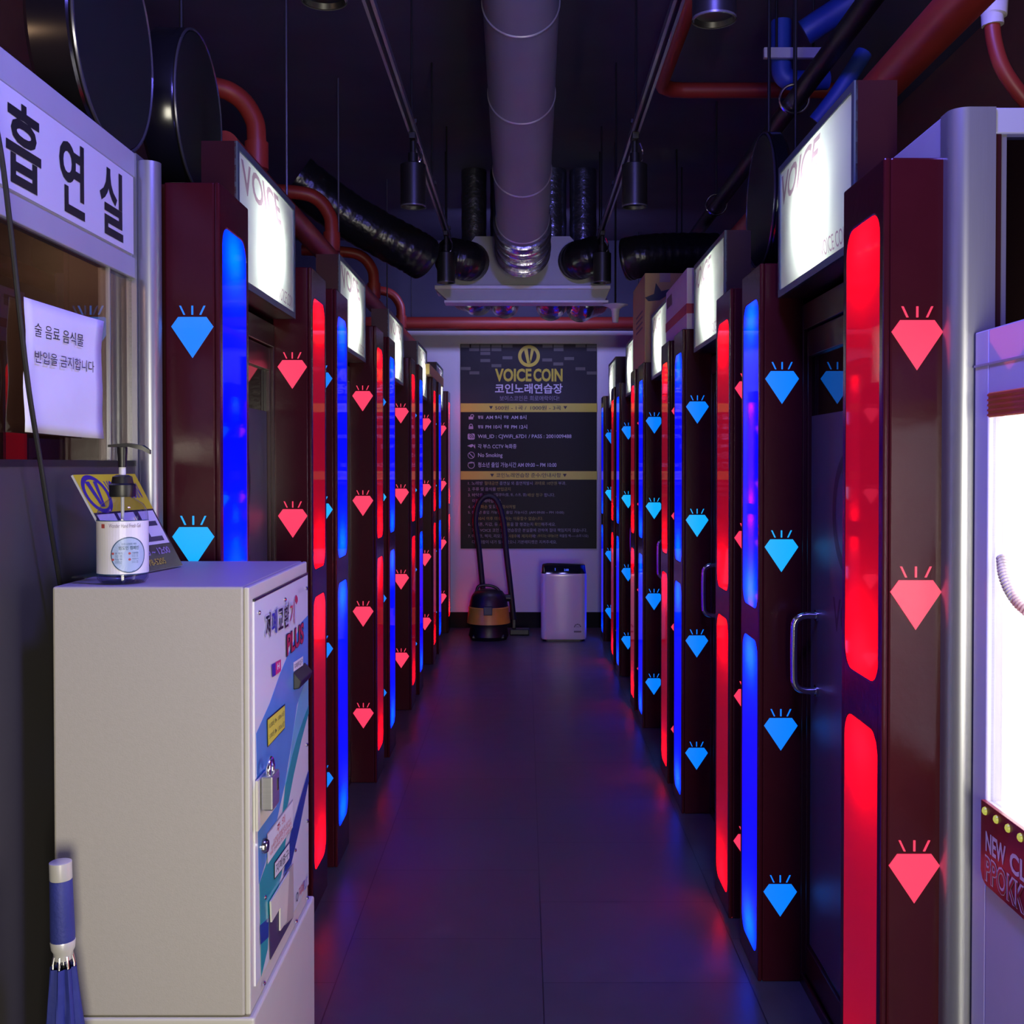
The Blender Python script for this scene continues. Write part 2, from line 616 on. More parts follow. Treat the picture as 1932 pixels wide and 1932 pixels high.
def make_booth(side, label, group, loc):
    """local frame: front plane x=0 facing -x, red column at y=0, blue column at y=BL"""
    dz = 0.0 if side == 'R' else DZ_L
    zc = 1.986 + dz
    root = thing('karaoke_booth', loc, label, 'booth', group, 0 if side == 'R' else pi)
    # body: cabin walls behind the columns
    b = MB()
    bx = 1.05
    b.box(FX, bx, 0.015, 0.045, 0, zc - 0.03)
    b.box(FX, bx, BL - 0.045, BL - 0.015, 0, zc - 0.03)
    b.box(bx - 0.03, bx, 0.045, BL - 0.045, 0, zc - 0.03)
    b.box(FX, bx, 0.015, BL - 0.015, zc - 0.03, zc - 0.001)
    b.build('cabin', M_MAROON_DK, root)
    # bench and back panel seen through the glass are left as a dark cabin floor
    MB().box(FX, bx - 0.03, 0.045, BL - 0.045, 0.0, 0.03).build('cabin_floor', M_BOOTH_IN, root)
    gz = [1.690 + dz, 1.224 + dz, 0.730 + dz, 0.272 + dz]
    for colr, y0 in (('red', 0.0), ('blue', BL - CW)):
        y1 = y0 + CW
        lz = [(1.030 + dz, 1.895 + dz), (0.062 + dz, 0.938 + dz)]
        m_in = 0.022
        holes = [rrect(y0 + m_in, y1 - m_in, a, c, 0.045, 6, 0.05) for a, c in lz]
        col = column_shell(y0, y1, zc, holes).build('column', M_MAROON, root, bevel=0.004, bseg=2)
        col['label'] = 'maroon column with %s lamps' % colr
        for a, c in lz:
            pts = rrect(y0 + m_in - 0.0008, y1 - m_in + 0.0008, a - 0.0008, c + 0.0008, 0.045, 6, 0.05)
            sheet = MB().prism([(0.001, p, q) for p, q in pts], (0.003, 0, 0))
            sheet.f = [sheet.f[0][::-1]] + sheet.f[2:]        # front and rim, open towards the light bars
            lamp = sheet.build(
                'strip_lamp', M_RED_LAMP if colr == 'red' else M_BLUE_LAMP, col)
            lamp['label'] = 'glowing %s strip lamp' % colr
            led = MB()
            ym = (y0 + y1) / 2
            for zz in ((a + 0.04, c - 0.04) if colr == 'red' else (a + 0.05, c - 0.05)):
                led.box(0.055, 0.062, ym - 0.05, ym + 0.05, zz - 0.03, zz + 0.03)
            led.build('light_bar', M_RED_LED if colr == 'red' else M_BLUE_LED, col)
        # gems on the face that looks towards the entrance
        yf, sg = (y0, -1) if side == 'R' else (y1, 1)
        for i, z in enumerate(gz):
            jz = 0.004 * sin(7.3 * i + (2 if colr == 'red' else 0))
            gm = M_GEM_RED if colr == 'red' else (M_GEM_CYAN if i == 1 else M_GEM_BLUE)
            g = gem_prism(MB(), FX * 0.5, z + jz, yf, sg).build('gem_light', gm, col)
            g['label'] = '%s diamond shaped light' % ('pink red' if colr == 'red' else 'blue')
    # door frame and header between the columns
    ya, yb = CW, BL - CW
    f = MB()
    fw_ = 0.012
    f.box(0.116, FX + 0.026, ya, ya + fw_, 0, 1.87)
    f.box(0.116, FX + 0.026, yb - fw_, yb, 0, 1.87)
    f.box(0.116, FX + 0.026, ya + fw_, yb - fw_, 1.80, 1.87)
    f.box(0.116, FX + 0.026, ya + fw_, yb - fw_, 0, 0.03)
    f.build('door_frame', M_MAROON_DK, root, bevel=0.002)
    d = MB()
    xa, xb = 0.126, 0.146
    d0, d1, z0, z1 = ya + fw_ + 0.002, yb - fw_ - 0.002, 0.033, 1.797
    st = 0.012
    d.box(xa, xb, d0, d0 + st, z0, z1)
    d.box(xa, xb, d1 - st, d1, z0, z1)
    d.box(xa, xb, d0 + st, d1 - st, z1 - 0.07, z1)
    d.box(xa, xb, d0 + st, d1 - st, z0, z0 + 0.08)
    door = d.build('door', M_MAROON_DK, root, bevel=0.002)
    MB().box(0.137, 0.142, d0 + st, d1 - st, z0 + 0.08, z1 - 0.07).build('glass_pane', M_DARKGLASS, door)
    MB().box(0.1352, 0.1368, d0 + st + 0.004, d1 - st - 0.004, z0 + 0.085, 1.565 + dz * 0.5).build('window_film', M_FILM, door)
    # emblem on the film; reading direction runs along -y in this frame
    fm = (d0 + d1) / 2
    fn = lambda a, b_: (0.1348, fm - a, b_)
    e = MB()
    ring(e, fn, 0, 1.315 + dz, 0.128, 0.158)
    vee(e, fn, 0, 1.315 + dz, 0.120)
    put_text(e, 'VOICE', fn, 0.30, 0.085, 0.02, 0, 1.015 + dz, 'C')
    e.build('lettering', M_FILM_INK, door)
    yh = d1 - 0.085
    h = MB()
    x_out = 0.072
    h.tube(smooth_path([(0.137, yh, 1.03), (0.100, yh, 1.03), (x_out + 0.004, yh, 1.015), (x_out, yh, 0.975),
                        (x_out, yh, 0.885), (x_out + 0.004, yh, 0.845), (0.100, yh, 0.83), (0.137, yh, 0.83)], 5), 0.0095, 12)
    h.lathe([(0.016, 0.0), (0.016, 0.006)], (0.1292, yh, 1.03), 'X', 16)
    h.lathe([(0.016, 0.0), (0.016, 0.006)], (0.1292, yh, 0.83), 'X', 16)
    hh = h.build('handle', M_CHROME, door, smooth=True)
    hh['label'] = 'chrome D handle'
    # illuminated box sign over the door
    s0, s1 = 0.29 * S, 0.925 * S
    sz0, sz1 = 1.883, 2.232
    sx0, sx1 = 0.042, 0.128
    sb = MB()
    t = 0.008
    sb.box(sx0, sx1, s0, s0 + t, sz0, sz1)
    sb.box(sx0, sx1, s1 - t, s1, sz0, sz1)
    sb.box(sx0, sx1, s0 + t, s1 - t, sz0, sz0 + t)
    sb.box(sx0, sx1, s0 + t, s1 - t, sz1 - t, sz1)
    sb.box(sx1 - t, sx1, s0 + t, s1 - t, sz0 + t, sz1 - t)
    sign = sb.build('sign_box', M_MAROON_DK, root)
    MB().box(sx1 - t - 0.004, sx1 - t - 0.001, s0 + t, s1 - t, sz0 + t, sz1 - t).build('reflector', M_SIGN_IN, sign)
    # slightly bulging translucent face
    nu, nv = 14, 8
    bulge = lambda a, b_: -0.016 * (1 - (2 * a - 1) ** 2) * (1 - (2 * b_ - 1) ** 2)
    vv, ff = [], []
    for j in range(nv + 1):
        for i in range(nu + 1):
            a, b_ = i / nu, j / nv
            vv.append((sx0 + bulge(a, b_), s0 + t + (s1 - s0 - 2 * t) * a, sz0 + t + (sz1 - sz0 - 2 * t) * b_))
    for j in range(nv):
        for i in range(nu):
            a = j * (nu + 1) + i
            ff.append((a, a + 1, a + nu + 2, a + nu + 1))
    face = MB().add(vv, ff).build('sign_face', M_SIGN_FACE, sign, smooth=True)
    face['label'] = 'glowing white sign face'
    tr = MB()
    fw = 0.018
    tr.box(sx0 - 0.004, sx0 + 0.004, s0, s0 + fw, sz0, sz1)
    tr.box(sx0 - 0.004, sx0 + 0.004, s1 - fw, s1, sz0, sz1)
    tr.box(sx0 - 0.004, sx0 + 0.004, s0 + fw, s1 - fw, sz0, sz0 + fw)
    tr.box(sx0 - 0.004, sx0 + 0.004, s0 + fw, s1 - fw, sz1 - fw, sz1)
    tr.build('sign_trim', M_SIGN_TRIM, sign)
    sm = (s0 + s1) / 2
    lamp = MB()
    lamp.tube([(sx0 + 0.052, sm - 0.09, 2.040), (sx0 + 0.052, sm + 0.09, 2.040)], 0.016, 12)
    lamp.build('lamp_tube', M_SIGN_TUBE, sign, smooth=True)
    hw = (s1 - s0) / 2

    def fs(a, b_):
        q = (sm - a - s0 - t) / (s1 - s0 - 2 * t)
        r_ = (b_ - sz0 - t) / (sz1 - sz0 - 2 * t)
        return (sx0 + bulge(q, r_) - 0.0025, sm - a, b_)
    le = MB()
    put_text(le, 'VOICE', fs, 0.40, 0.085, 0.018, -hw + 0.035, 2.115)
    put_text(le, 'VOICE COIN', fs, 0.20, 0.035, 0.0, hw - 0.24, sz0 + 0.026)
    le.build('lettering', M_SIGN_INK, sign)
    return root


order = ['nearest', 'second nearest', 'third from the entrance', 'fourth from the entrance', 'farthest']
def row_x(side, Yn):
    """near-face position of each row; the rows run very slightly towards one another"""
    return (-0.68 + 8.0 / K * (Yn + 0.1)) if side == 'L' else (0.65 - 4.0 / K * (Yn + 0.1))


RN, LN = 1.852 * S, 2.262 * S
protoR = make_booth('R', 'maroon karaoke booth in the right row nearest the entrance, beside the white crane machine', 'karaoke booths of the right row',
                    (row_x('R', RN), RN, 0))
protoL = make_booth('L', 'maroon karaoke booth in the left row nearest the entrance, behind the bill changer', 'karaoke booths of the left row',
                    (row_x('L', LN), LN + BL, 0))
RL = ['maroon karaoke booth, second from the entrance in the right row', 'maroon karaoke booth, third in the right row, under the red-striped carton',
      'maroon karaoke booth, fourth in the right row, under the tall brown carton', 'last maroon karaoke booth in the right row, beside the air purifier']
LL = ['maroon karaoke booth, second from the entrance in the left row', 'maroon karaoke booth, third from the entrance in the left row',
      'maroon karaoke booth, fourth from the entrance in the left row', 'last maroon karaoke booth in the left row, beside the vacuum cleaner']
for i in range(4):
    Yn = RN + (i + 1) * PITCHB
    c = copy_tree(protoR)
    c.location = (row_x('R', Yn), Yn, 0)
    c['label'] = RL[i]
    Yn = LN + (i + 1) * PITCHB
    c = copy_tree(protoL)
    c.location = (row_x('L', Yn), Yn + BL, 0)
    c['label'] = LL[i]

# ================================================================== SMOKING ROOM PARTITION (left)
PXL = -0.835
y_end = 2.205 * S
t = thing('smoking_room_partition', (PXL, 1.6, 0), 'grey aluminium and glass partition with white lettered sign, left of the bill changer', 'partition')
L0 = Vector((PXL, 1.6, 0))
ys = 0.75
band = MB()
band.box(PXL - 0.03, PXL, ys, y_end, 1.832, 1.876)
band.box(PXL - 0.03, PXL, ys, y_end, 2.048, 2.100)
band.box(PXL - 0.03, PXL - 0.006, ys, y_end, 1.876, 2.048)
band.build('header_rail', M_ALU_PAINT, None, bevel=0.002)
o = COL.objects['header_rail']
o.parent = t
shift_obj = lambda o: setattr(o, 'location', -L0)
shift_obj(o)
sgn = MB().box(PXL - 0.006, PXL + 0.001, ys + 0.02, y_end - 0.012, 1.881, 2.045).build('sign_panel', M_WHITE, t)
sgn['label'] = 'white sign panel'
shift_obj(sgn)
le = MB()
fnL = lambda X: (lambda a, b: (X, a, b))
for ch, u0, u1, va, vb in (('흡', 12, 78, 0, 0), ('연', 112, 160, 0, 0), ('실', 188, 232, 0, 0)):
    ya = PX(u0, 300, PXL + 0.002).y
    yb = PX(u1, 300, PXL + 0.002).y
    put_text(le, ch, fnL(PXL + 0.0018), yb - ya, 0.138, 0.022, ya, 1.893)
o = le.build('lettering', M_INK, sgn)
p = MB()
p.lathe([(0.026, 0), (0.026, 2.085)], (PXL + 0.022, y_end + 0.024, 0), 'Z', 28)
p.box(PXL - 0.02, PXL + 0.003, y_end, y_end + 0.05, 0, 2.10)
o = p.build('corner_post', M_ALU, t, smooth=True)
shift_obj(o)
o = MB().box(PXL - 0.014, PXL - 0.008, ys, y_end, 1.44, 1.832).build('glass_pane', glass_mat('smoked_glass', (0.72, 0.66, 0.64), 1.55, boost=0.07), t)
shift_obj(o)
o = MB().box(PXL - 0.03, PXL - 0.002, ys, y_end, 0.0, 1.432).build('lower_panel', mat('dark_grey_panel', (0.055, 0.050, 0.050, 1), 0.5, var=0.06), t)
shift_obj(o)
o = MB().box(PXL - 0.028, PXL - 0.004, y_end - 0.135, y_end - 0.132, 1.44, 1.832).build('glass_joint', M_ALU, t)
shift_obj(o)
o = MB().box(PXL - 0.032, PXL - 0.0005, ys, y_end, 1.430, 1.442).build('sill_rail', M_BLACKM, t)
shift_obj(o)

# paper notice taped to the glass
A = [PX(40, 560, PXL), PX(181, 606, PXL), PX(183, 828, PXL), PX(38, 815, PXL)]
nu, nv = 10, 12
vv, ff = [], []
for j in range(nv + 1):
    for i in range(nu + 1):
        a, b = i / nu, j / nv
        top = A[0].lerp(A[1], a)
        bot = A[3].lerp(A[2], a)
        q = top.lerp(bot, b)
        curl = 0.004 + 0.010 * max(0, a - 0.75) * 4 * (0.3 + abs(b - 0.5)) + 0.004 * sin(5 * b + 2 * a) ** 2
        q.x = PXL + curl
        vv.append(q)
for j in range(nv):
    for i in range(nu):
        a = j * (nu + 1) + i
        ff.append((a, a + 1, a + nu + 2, a + nu + 1))
pn = MB().add(vv, ff).build('paper_notice', M_PAPER, smooth=True)
sol = pn.modifiers.new('thickness', 'SOLIDIFY')
sol.thickness = 0.0004
tag(pn, 'white paper notice with two handwritten style lines taped to the smoking room glass', 'notice')
le = MB()
fx = lambda a, b: (PXL + 0.0085, a, b)


def line_on_plane(mb, s, px0, px1, X, fn, hpx, bold=0.0):
    """text from pixel px0 (left bottom) to px1 (right bottom) on plane x=X, height hpx at the left end"""
    a, b = PX(*px0, X), PX(*px1, X)
    h = (PX(px0[0], px0[1] - hpx, X) - a).z

    def f(c, d):
        q = c / (b.y - a.y)
        return fn(a.y + c, a.z + (b.z - a.z) * q + d)
    return put_text(mb, s, f, b.y - a.y, h, bold)


line_on_plane(le, '술 음료 음식물', (56, 634), (149, 655), PXL, fx, 26)
line_on_plane(le, '반입을 금지합니다.', (57, 684), (172, 704), PXL, fx, 24)
le.build('lettering', M_INK, pn)

# black cable hanging in front of the partition
pts = [Vector((-0.815, 1.42, CEIL)), Vector((-0.81, 1.44, 2.7))] + [PX(u, v, -0.805) for u, v in ((-60, 60), (-22, 180), (2, 290), (22, 450), (38, 600), (55, 740), (76, 870), (94, 985), (114, 1105), (122, 1160))]
tag(MB().tube(smooth_path(pts, 6), 0.0042, 8).build('black_cable', M_RUBBER, smooth=True),
    'thin black cable hanging down past the paper notice to the bill changer', 'cable')

# ================================================================== BILL CHANGER
CF = -0.45
cy0, cy1 = 1.681 * S, 2.129 * S
cxl = -0.776
CT = 1.233
root = thing('bill_changer', (-0.61, (cy0 + cy1) / 2, 0), 'grey steel bill changer on a pedestal with a blue and white printed front', 'machine')
R0 = Vector(root.location)


def child(mb, name, m, parent, root_=None, **kw):
    if parent is root_ or parent.parent is None:
        shift(mb, parent.location)
    else:
        shift(mb, parent.parent.location if parent.parent.parent is None else parent.parent.parent.location)
    return mb.build(name, m, parent, **kw)


M_STEEL = mat('textured_grey_steel', (0.46, 0.43, 0.39, 1), 0.46, var=0.05, vscale=120, bump=0.05, bscale=420)
M_CREAM = mat('cream_steel', (0.62, 0.60, 0.52, 1), 0.45, var=0.04)
cab = MB().box(cxl, CF - 0.012, cy0, cy1, 0.522, CT)
cabinet = child(cab, 'cabinet', M_STEEL, root, bevel=0.004)
child(MB().box(cxl, CF + 0.004, cy0 - 0.002, cy1 + 0.035, 0, 0.520), 'pedestal', M_CREAM, root, bevel=0.004)
# door with the printed panel
py0, py1 = PX(481, 1400, CF).y, PX(581.5, 1400, CF).y
pz1, pz0 = 1.222, 0.560
fr = MB()
fr.box(CF - 0.012, CF - 0.003, cy0 + 0.001, cy1, 0.524, CT - 0.001)
door = child(fr, 'front_door', M_CREAM, root, bevel=0.0025)
pn = MB().box(CF - 0.003, CF, py0, py1, pz0, 1.205)
M_PRINT = mat('white_print', (0.80, 0.80, 0.82, 1), 0.16, var=0.02)
panel = child(pn, 'printed_panel', M_PRINT, door)
child(MB().box(CF - 0.004, CF + 0.001, py0, py1, 1.206, 1.2095), 'panel_slot', M_BLACK, door)


def flat(name, polys, m, lift, parent=None):
    mb = MB()
    for pl in polys:
        q = []
        for u, v in pl:
            a = PX(u, v, CF)
            q.append((CF + lift, min(max(a.y, py0 + 0.001), py1 - 0.001), min(max(a.z, pz0 + 0.001), 1.204)))
        mb.prism(q, (0.0003, 0, 0))
    return child(mb, name, m, parent or panel)


flat('print_pattern', [[(582, 1160), (569.5, 1173), (540.6, 1241), (528, 1271), (508.5, 1327), (483, 1384), (486, 1560), (488, 1668), (506, 1610), (522, 1548), (537, 1480), (550, 1400), (560, 1330), (582, 1270)]],
     mat('print_blue', (0.10, 0.30, 0.72, 1), 0.16), 0.0002)
flat('print_pattern', [[(582, 1270), (563, 1320), (553, 1378), (545, 1440), (537, 1482), (550, 1450), (560, 1400), (582, 1330)]],
     mat('print_sky', (0.17, 0.50, 0.72, 1), 0.16), 0.0006)
flat('print_pattern', [[(582, 1345), (568, 1395), (553, 1462), (543, 1514), (530, 1556), (538, 1480), (549, 1430), (560, 1390), (570, 1360), (582, 1330)],
                       [(489, 1666), (508, 1612), (530, 1560), (545, 1530), (530, 1650), (506, 1740), (504, 1790), (492, 1850)]],
     mat('print_teal', (0.03, 0.36, 0.40, 1), 0.16), 0.0010)
flat('print_pattern', [[(581, 1453), (581, 1474), (564, 1560), (548, 1630), (533, 1654), (548, 1570), (566, 1505)], [(489, 1746), (505, 1732), (505, 1768), (490, 1782)]],
     mat('print_navy', (0.02, 0.06, 0.34, 1), 0.16), 0.0014)
# labels
flat('price_label', [[(502, 1357), (536, 1328), (536, 1374), (503, 1410)]], mat('label_black', (0.01, 0.01, 0.01, 1), 0.3), 0.0016)
flat('price_label', [[(503.2, 1358.5), (535, 1331), (535, 1372.5), (504, 1407)]], mat('label_yellow', (0.80, 0.75, 0.03, 1), 0.3), 0.0021)
flat('notice_label', [[(502, 1573), (551, 1508), (551, 1561), (503, 1631)]], mat('label_grey', (0.35, 0.35, 0.36, 1), 0.3), 0.0016)
flat('notice_label', [[(502.8, 1575), (550.3, 1511), (550.3, 1560), (503.6, 1629)]], mat('label_white', (0.82, 0.82, 0.82, 1), 0.3), 0.0021)
flat('slot_label', [[(515, 1628), (544, 1588), (544, 1620), (530, 1640), (515, 1660)]], M_INK, 0.0024)
flat('slot_label', [[(516, 1629), (543, 1591), (543, 1619), (530, 1638), (516, 1656)]], MATS['label_white'], 0.0028)
flat('slot_label', [[(552, 1250), (570, 1238), (570, 1255), (552, 1267)]], MATS['label_white'], 0.0018)
flat('indicator_label', [[(511, 1254), (518, 1250), (518, 1274), (512, 1278)]], mat('label_indigo', (0.05, 0.03, 0.35, 1), 0.3), 0.0018)
flat('indicator_label', [[(518, 1250), (528, 1244), (528, 1266), (518, 1274)]], mat('label_pink', (0.75, 0.04, 0.16, 1), 0.3), 0.0018)


def panel_text(s, p0, p1, hpx, m, lift, bold=0.0, name='lettering'):
    mb = MB()
    fn = lambda a, b: (CF + lift, a, b)
    line_on_plane(mb, s, p0, p1, CF, fn, hpx, bold)
    return child(mb, name, m, panel)


M_INK_BLUE = mat('ink_blue', (0.02, 0.03, 0.40, 1), 0.3)
M_INK_RED = mat('ink_red', (0.55, 0.03, 0.03, 1), 0.3)
M_INK_LIL = mat('ink_lilac_outline', (0.55, 0.56, 0.68, 1), 0.3)
panel_text('지폐교환기', (498, 1212), (557, 1176), 56, M_INK_LIL, 0.0012, 0.07)
panel_text('지', (500, 1207), (509, 1201), 48, M_INK, 0.0018, 0.01)
panel_text('폐', (511.5, 1200), (521, 1194), 47, M_INK_BLUE, 0.0018, 0.01)
panel_text('교', (524, 1190), (533, 1185), 40, M_INK, 0.0018, 0.01)
panel_text('환', (535, 1186), (543.5, 1180), 41, M_INK, 0.0018, 0.01)
panel_text('기', (546, 1180), (554, 1175), 40, M_INK_RED, 0.0018, 0.01)
panel_text('PLUS', (538.5, 1241), (572, 1212), 44, M_INK, 0.0018, 0.06)
panel_text('PLUS', (540, 1238), (571, 1211), 40, M_INK_RED, 0.0022, 0.02)
panel_text('주 의', (520, 1573), (535, 1551), 16, M_INK_RED, 0.0026, 0.01)
panel_text('기계가 작동되지 않거나', (513, 1592), (546, 1549), 8, M_INK_RED, 0.0026, 0.005)
panel_text('문제가 발생하면 관리자에게', (509, 1604), (547, 1556), 8, M_INK_RED, 0.0026, 0.005)
panel_text('바로 연락하여 주시기 바랍니다', (507, 1616), (548, 1564), 8, M_INK_RED, 0.0026, 0.005)
panel_text('지폐출구', (517.5, 1650), (541.5, 1618), 19, M_INK, 0.0032, 0.01)
panel_text('지폐투입구', (553.5, 1263), (569, 1252), 10, M_INK, 0.0022, 0.01)
panel_text('10,000원 ▶ 1,000x10장', (505, 1376), (534, 1350), 11, M_INK, 0.0025, 0.0)
panel_text('5,000원 ▶ 1,000x5장', (505, 1396), (534, 1370), 11, M_INK, 0.0025, 0.0)
panel_text('H', (521, 1264), (525.5, 1261), 12, MATS['label_white'], 0.0022, 0.03)
flat('emblem', [[(557, 1122), (559.5, 1127), (560, 1134), (557.5, 1140), (555, 1134), (555, 1128)]], M_INK_RED, 0.0018)
panel_text('NO.70', (562, 1120), (571, 1115), 8, MATS['label_grey'], 0.0018)
panel_text('지폐', (563, 1695), (572, 1682), 20, M_INK_RED, 0.0018)
panel_text('PLUS', (572, 1682), (578, 1672), 20, M_INK_BLUE, 0.0018)
ring_c = PX(559.5, 1692, CF)
e = MB()
ring(e, lambda a, b: (CF + 0.0018, a, b), ring_c.y, ring_c.z, 0.006, 0.009, 20)
child(e, 'emblem', M_INK, panel)
# payout chute
M_CHUTE = mat('cream_plastic', (0.68, 0.66, 0.54, 1), 0.4)


def plate(name, pl, m, lift, th, parent):
    mb_ = MB().prism([(CF + lift, PX(u, v, CF).y, PX(u, v, CF).z) for u, v in pl], (th, 0, 0))
    return child(mb_, name, m, parent)


plate('payout_slot_shade', [(505.5, 1728), (551, 1650), (551, 1731), (508, 1811)], mat('slot_shade', (0.045, 0.035, 0.09, 1), 0.6), 0.0016, 0.0006, door)  # flat plate, its dark colour stands for the shade inside the payout opening
plate('chute_wall', [(539, 1646), (550.5, 1629), (551, 1730), (534, 1746)], mat('shaded_cream_plastic', (0.40, 0.38, 0.32, 1), 0.5), 0.0024, 0.0008, door)  # inner side of the recess drawn flat, shade put into a greyer cream
plate('payout_chute', [(505, 1701), (540, 1644), (535, 1738), (523, 1756), (523, 1712), (506.5, 1740)], M_CHUTE, 0.0032, 0.003, door)
# bill inlet
b0 = PX(553, 1290, CF)
b1 = PX(575, 1280, CF)
inl = MB()
inl.prism([(CF, b0.y, b0.z - 0.012), (CF + 0.012, b0.y, b0.z - 0.010), (CF + 0.016, b0.y, b0.z + 0.004), (CF, b0.y, b0.z + 0.022)], (0, b1.y - b0.y, 0))
child(inl, 'bill_inlet', M_BLACK, door, bevel=0.002)
for (u, v) in ((488, 1156), (537, 1131), (577.5, 1110), (578, 1257), (578, 1405), (579, 1549), (579, 1694), (556, 1604), (558, 1738), (499, 1693), (497, 1855)):
    q = PX(u, v, CF)
    child(MB().lathe([(0.0042, 0), (0.0040, 0.0022), (0.0022, 0.0036)], (CF, q.y, q.z), 'X', 12), 'screw', M_CHROME, door, smooth=True)
q = PX(495, 1596, CF)
child(MB().lathe([(0.013, 0), (0.013, 0.006), (0.010, 0.010)], (CF, q.y, q.z), 'X', 20), 'key_lock', M_CHROME, door, smooth=True)
# hasp and padlock
q0, q1 = PX(481, 1452, CF), PX(514, 1500, CF)
hs = MB()
hz = PX(497, 1490, CF).z
hyc = (q0.y + q1.y) / 2
hp = [(q0.y - 0.008, hz - 0.05), (q1.y, hz - 0.05), (q1.y, hz + 0.012), (q1.y - 0.012, hz + 0.026), (q1.y - 0.03, hz + 0.032), (q0.y - 0.008, hz + 0.034)]
hs.prism([(CF + 0.0028, a, b) for a, b in hp], (0.004, 0, 0))
child(hs, 'hasp', MATS['cream_plastic'], door)
pl = thing('padlock', (CF + 0.0185, 1.866, 0.853), 'silver padlock hanging from the hasp of the bill changer', 'padlock')
ph = 0.058
pw = 0.052
MB().box(-0.010, 0.010, -pw / 2, pw / 2, 0, ph).build('lock_body', mat('brushed_steel', (0.55, 0.55, 0.56, 1), 0.35, metal=0.9, stretch=(1, 1, 30)), pl, bevel=0.003)
MB().tube(smooth_path([(0, -0.015, ph - 0.004), (0, -0.015, ph + 0.012), (0, 0, ph + 0.024), (0, 0.015, ph + 0.012), (0, 0.015, ph - 0.004)], 6), 0.0045, 10).build('shackle', M_CHROME, pl, smooth=True)
MB().box(0.010, 0.0115, 0.006, 0.013, 0.026, 0.046).build('keyway', M_BLACK, pl)

# ================================================================== SANITIZER BOTTLE
bc = PY(232, 1095, 1.74 * S)
bc.z = CT
sb = thing('sanitizer_bottle', bc, 'clear pump bottle of hand sanitizer standing on the bill changer', 'bottle')
r = 0.0415
prof = [(r * 0.86, 0.001), (r, 0.008), (r, 0.112), (r * 0.97, 0.122), (r * 0.82, 0.134), (r * 0.5, 0.143), (r * 0.42, 0.147)]
MB().lathe(prof, (0, 0, 0), 'Z', 40).build('bottle_body', M_CLEAR, sb, smooth=True)
MB().lathe([(r * 0.82, 0.003), (r * 0.95, 0.010), (r * 0.95, 0.100)], (0, 0, 0), 'Z', 32).build('gel', glass_mat('gel', (0.80, 0.82, 0.92), 1.33), sb, smooth=True)
cap = MB()
cap.lathe([(0.0205, 0.146), (0.0215, 0.150), (0.0215, 0.166), (0.018, 0.169), (0.016, 0.180), (0.010, 0.183)], (0, 0, 0), 'Z', 32)
pump = cap.build('pump_cap', M_BLACK, sb, smooth=True)
MB().lathe([(0.0058, 0.183), (0.0058, 0.198)], (0, 0, 0), 'Z', 16).build('pump_stem', M_WHITE, sb, smooth=True)
hd = MB()
hd.lathe([(0.0068, 0.196), (0.0075, 0.214), (0.0085, 0.222), (0.0085, 0.230)], (0, 0, 0), 'Z', 20)
hd.add([(-0.020, -0.012, 0.230), (0.012, -0.012, 0.231), (0.036, -0.008, 0.225), (0.048, -0.003, 0.218), (0.048, 0.003, 0.218), (0.036, 0.008, 0.225), (0.012, 0.012, 0.231), (-0.020, 0.012, 0.230),
        (-0.020, -0.012, 0.234), (0.012, -0.012, 0.237), (0.036, -0.008, 0.233), (0.048, -0.003, 0.225), (0.048, 0.003, 0.225), (0.036, 0.008, 0.233), (0.012, 0.012, 0.237), (-0.020, 0.012, 0.234)],
       [(0, 1, 6, 7), (1, 2, 5, 6), (2, 3, 4, 5), (8, 15, 14, 9), (9, 14, 13, 10), (10, 13, 12, 11), (0, 8, 9, 1), (1, 9, 10, 2), (2, 10, 11, 3), (3, 11, 12, 4), (4, 12, 13, 5), (5, 13, 14, 6), (6, 14, 15, 7), (7, 15, 8, 0)])
hd.build('pump_head', M_BLACK, sb, smooth=True)
MB().tube([(0, 0, 0.012), (0, 0, 0.150)], 0.003, 8).build('dip_tube', M_WHITE, sb)
# wrapped label; a runs around the bottle, centred on the side that faces the entrance
face_a = atan2(-bc.y, -bc.x)


def cyl(rr, a, z):
    th = face_a + a / r
    return (rr * cos(th), rr * sin(th), z)


def wrap_poly(mb, pts, rr):
    return mb.poly([cyl(rr, a, b) for a, b in pts])


lb = MB()
N = 28
for i in range(N):
    a0, a1 = -0.068 + 0.136 * i / N, -0.068 + 0.136 * (i + 1) / N
    lb.poly([cyl(r + 0.0006, a0, 0.018), cyl(r + 0.0006, a1, 0.018), cyl(r + 0.0006, a1, 0.106), cyl(r + 0.0006, a0, 0.106)])
label = lb.build('label', mat('label_paper', (0.76, 0.74, 0.80, 1), 0.35), sb, smooth=True)
lk = MB()
for za, zb_ in ((0.0165, 0.018), (0.106, 0.1075)):
    for i in range(N):
        a0, a1 = -0.068 + 0.136 * i / N, -0.068 + 0.136 * (i + 1) / N
        lk.poly([cyl(r + 0.0007, a0, za), cyl(r + 0.0007, a1, za), cyl(r + 0.0007, a1, zb_), cyl(r + 0.0007, a0, zb_)])
cx_, cz_ = 0.010, 0.050
M_NAVY = mat('label_navy', (0.02, 0.07, 0.16, 1), 0.4)
ring(lk, lambda a, b: cyl(r + 0.0011, a, b), cx_, cz_, 0.0275, 0.0292, 48, 0.0300)
lk.build('label_print', M_NAVY, label)
pb = MB()
for rr0, rr1 in ((0.0, 0.009), (0.009, 0.018), (0.018, 0.0275)):
    ring(pb, lambda a, b: cyl(r + 0.0009, a, b), cx_, cz_, max(rr0, 0.0001), rr1, 40, rr1 * 1.03)
pb.build('label_badge', mat('label_ice_blue', (0.36, 0.47, 0.66, 1), 0.4), label)
lk = MB()
f2 = lambda a, b: cyl(r + 0.0013, a, b)
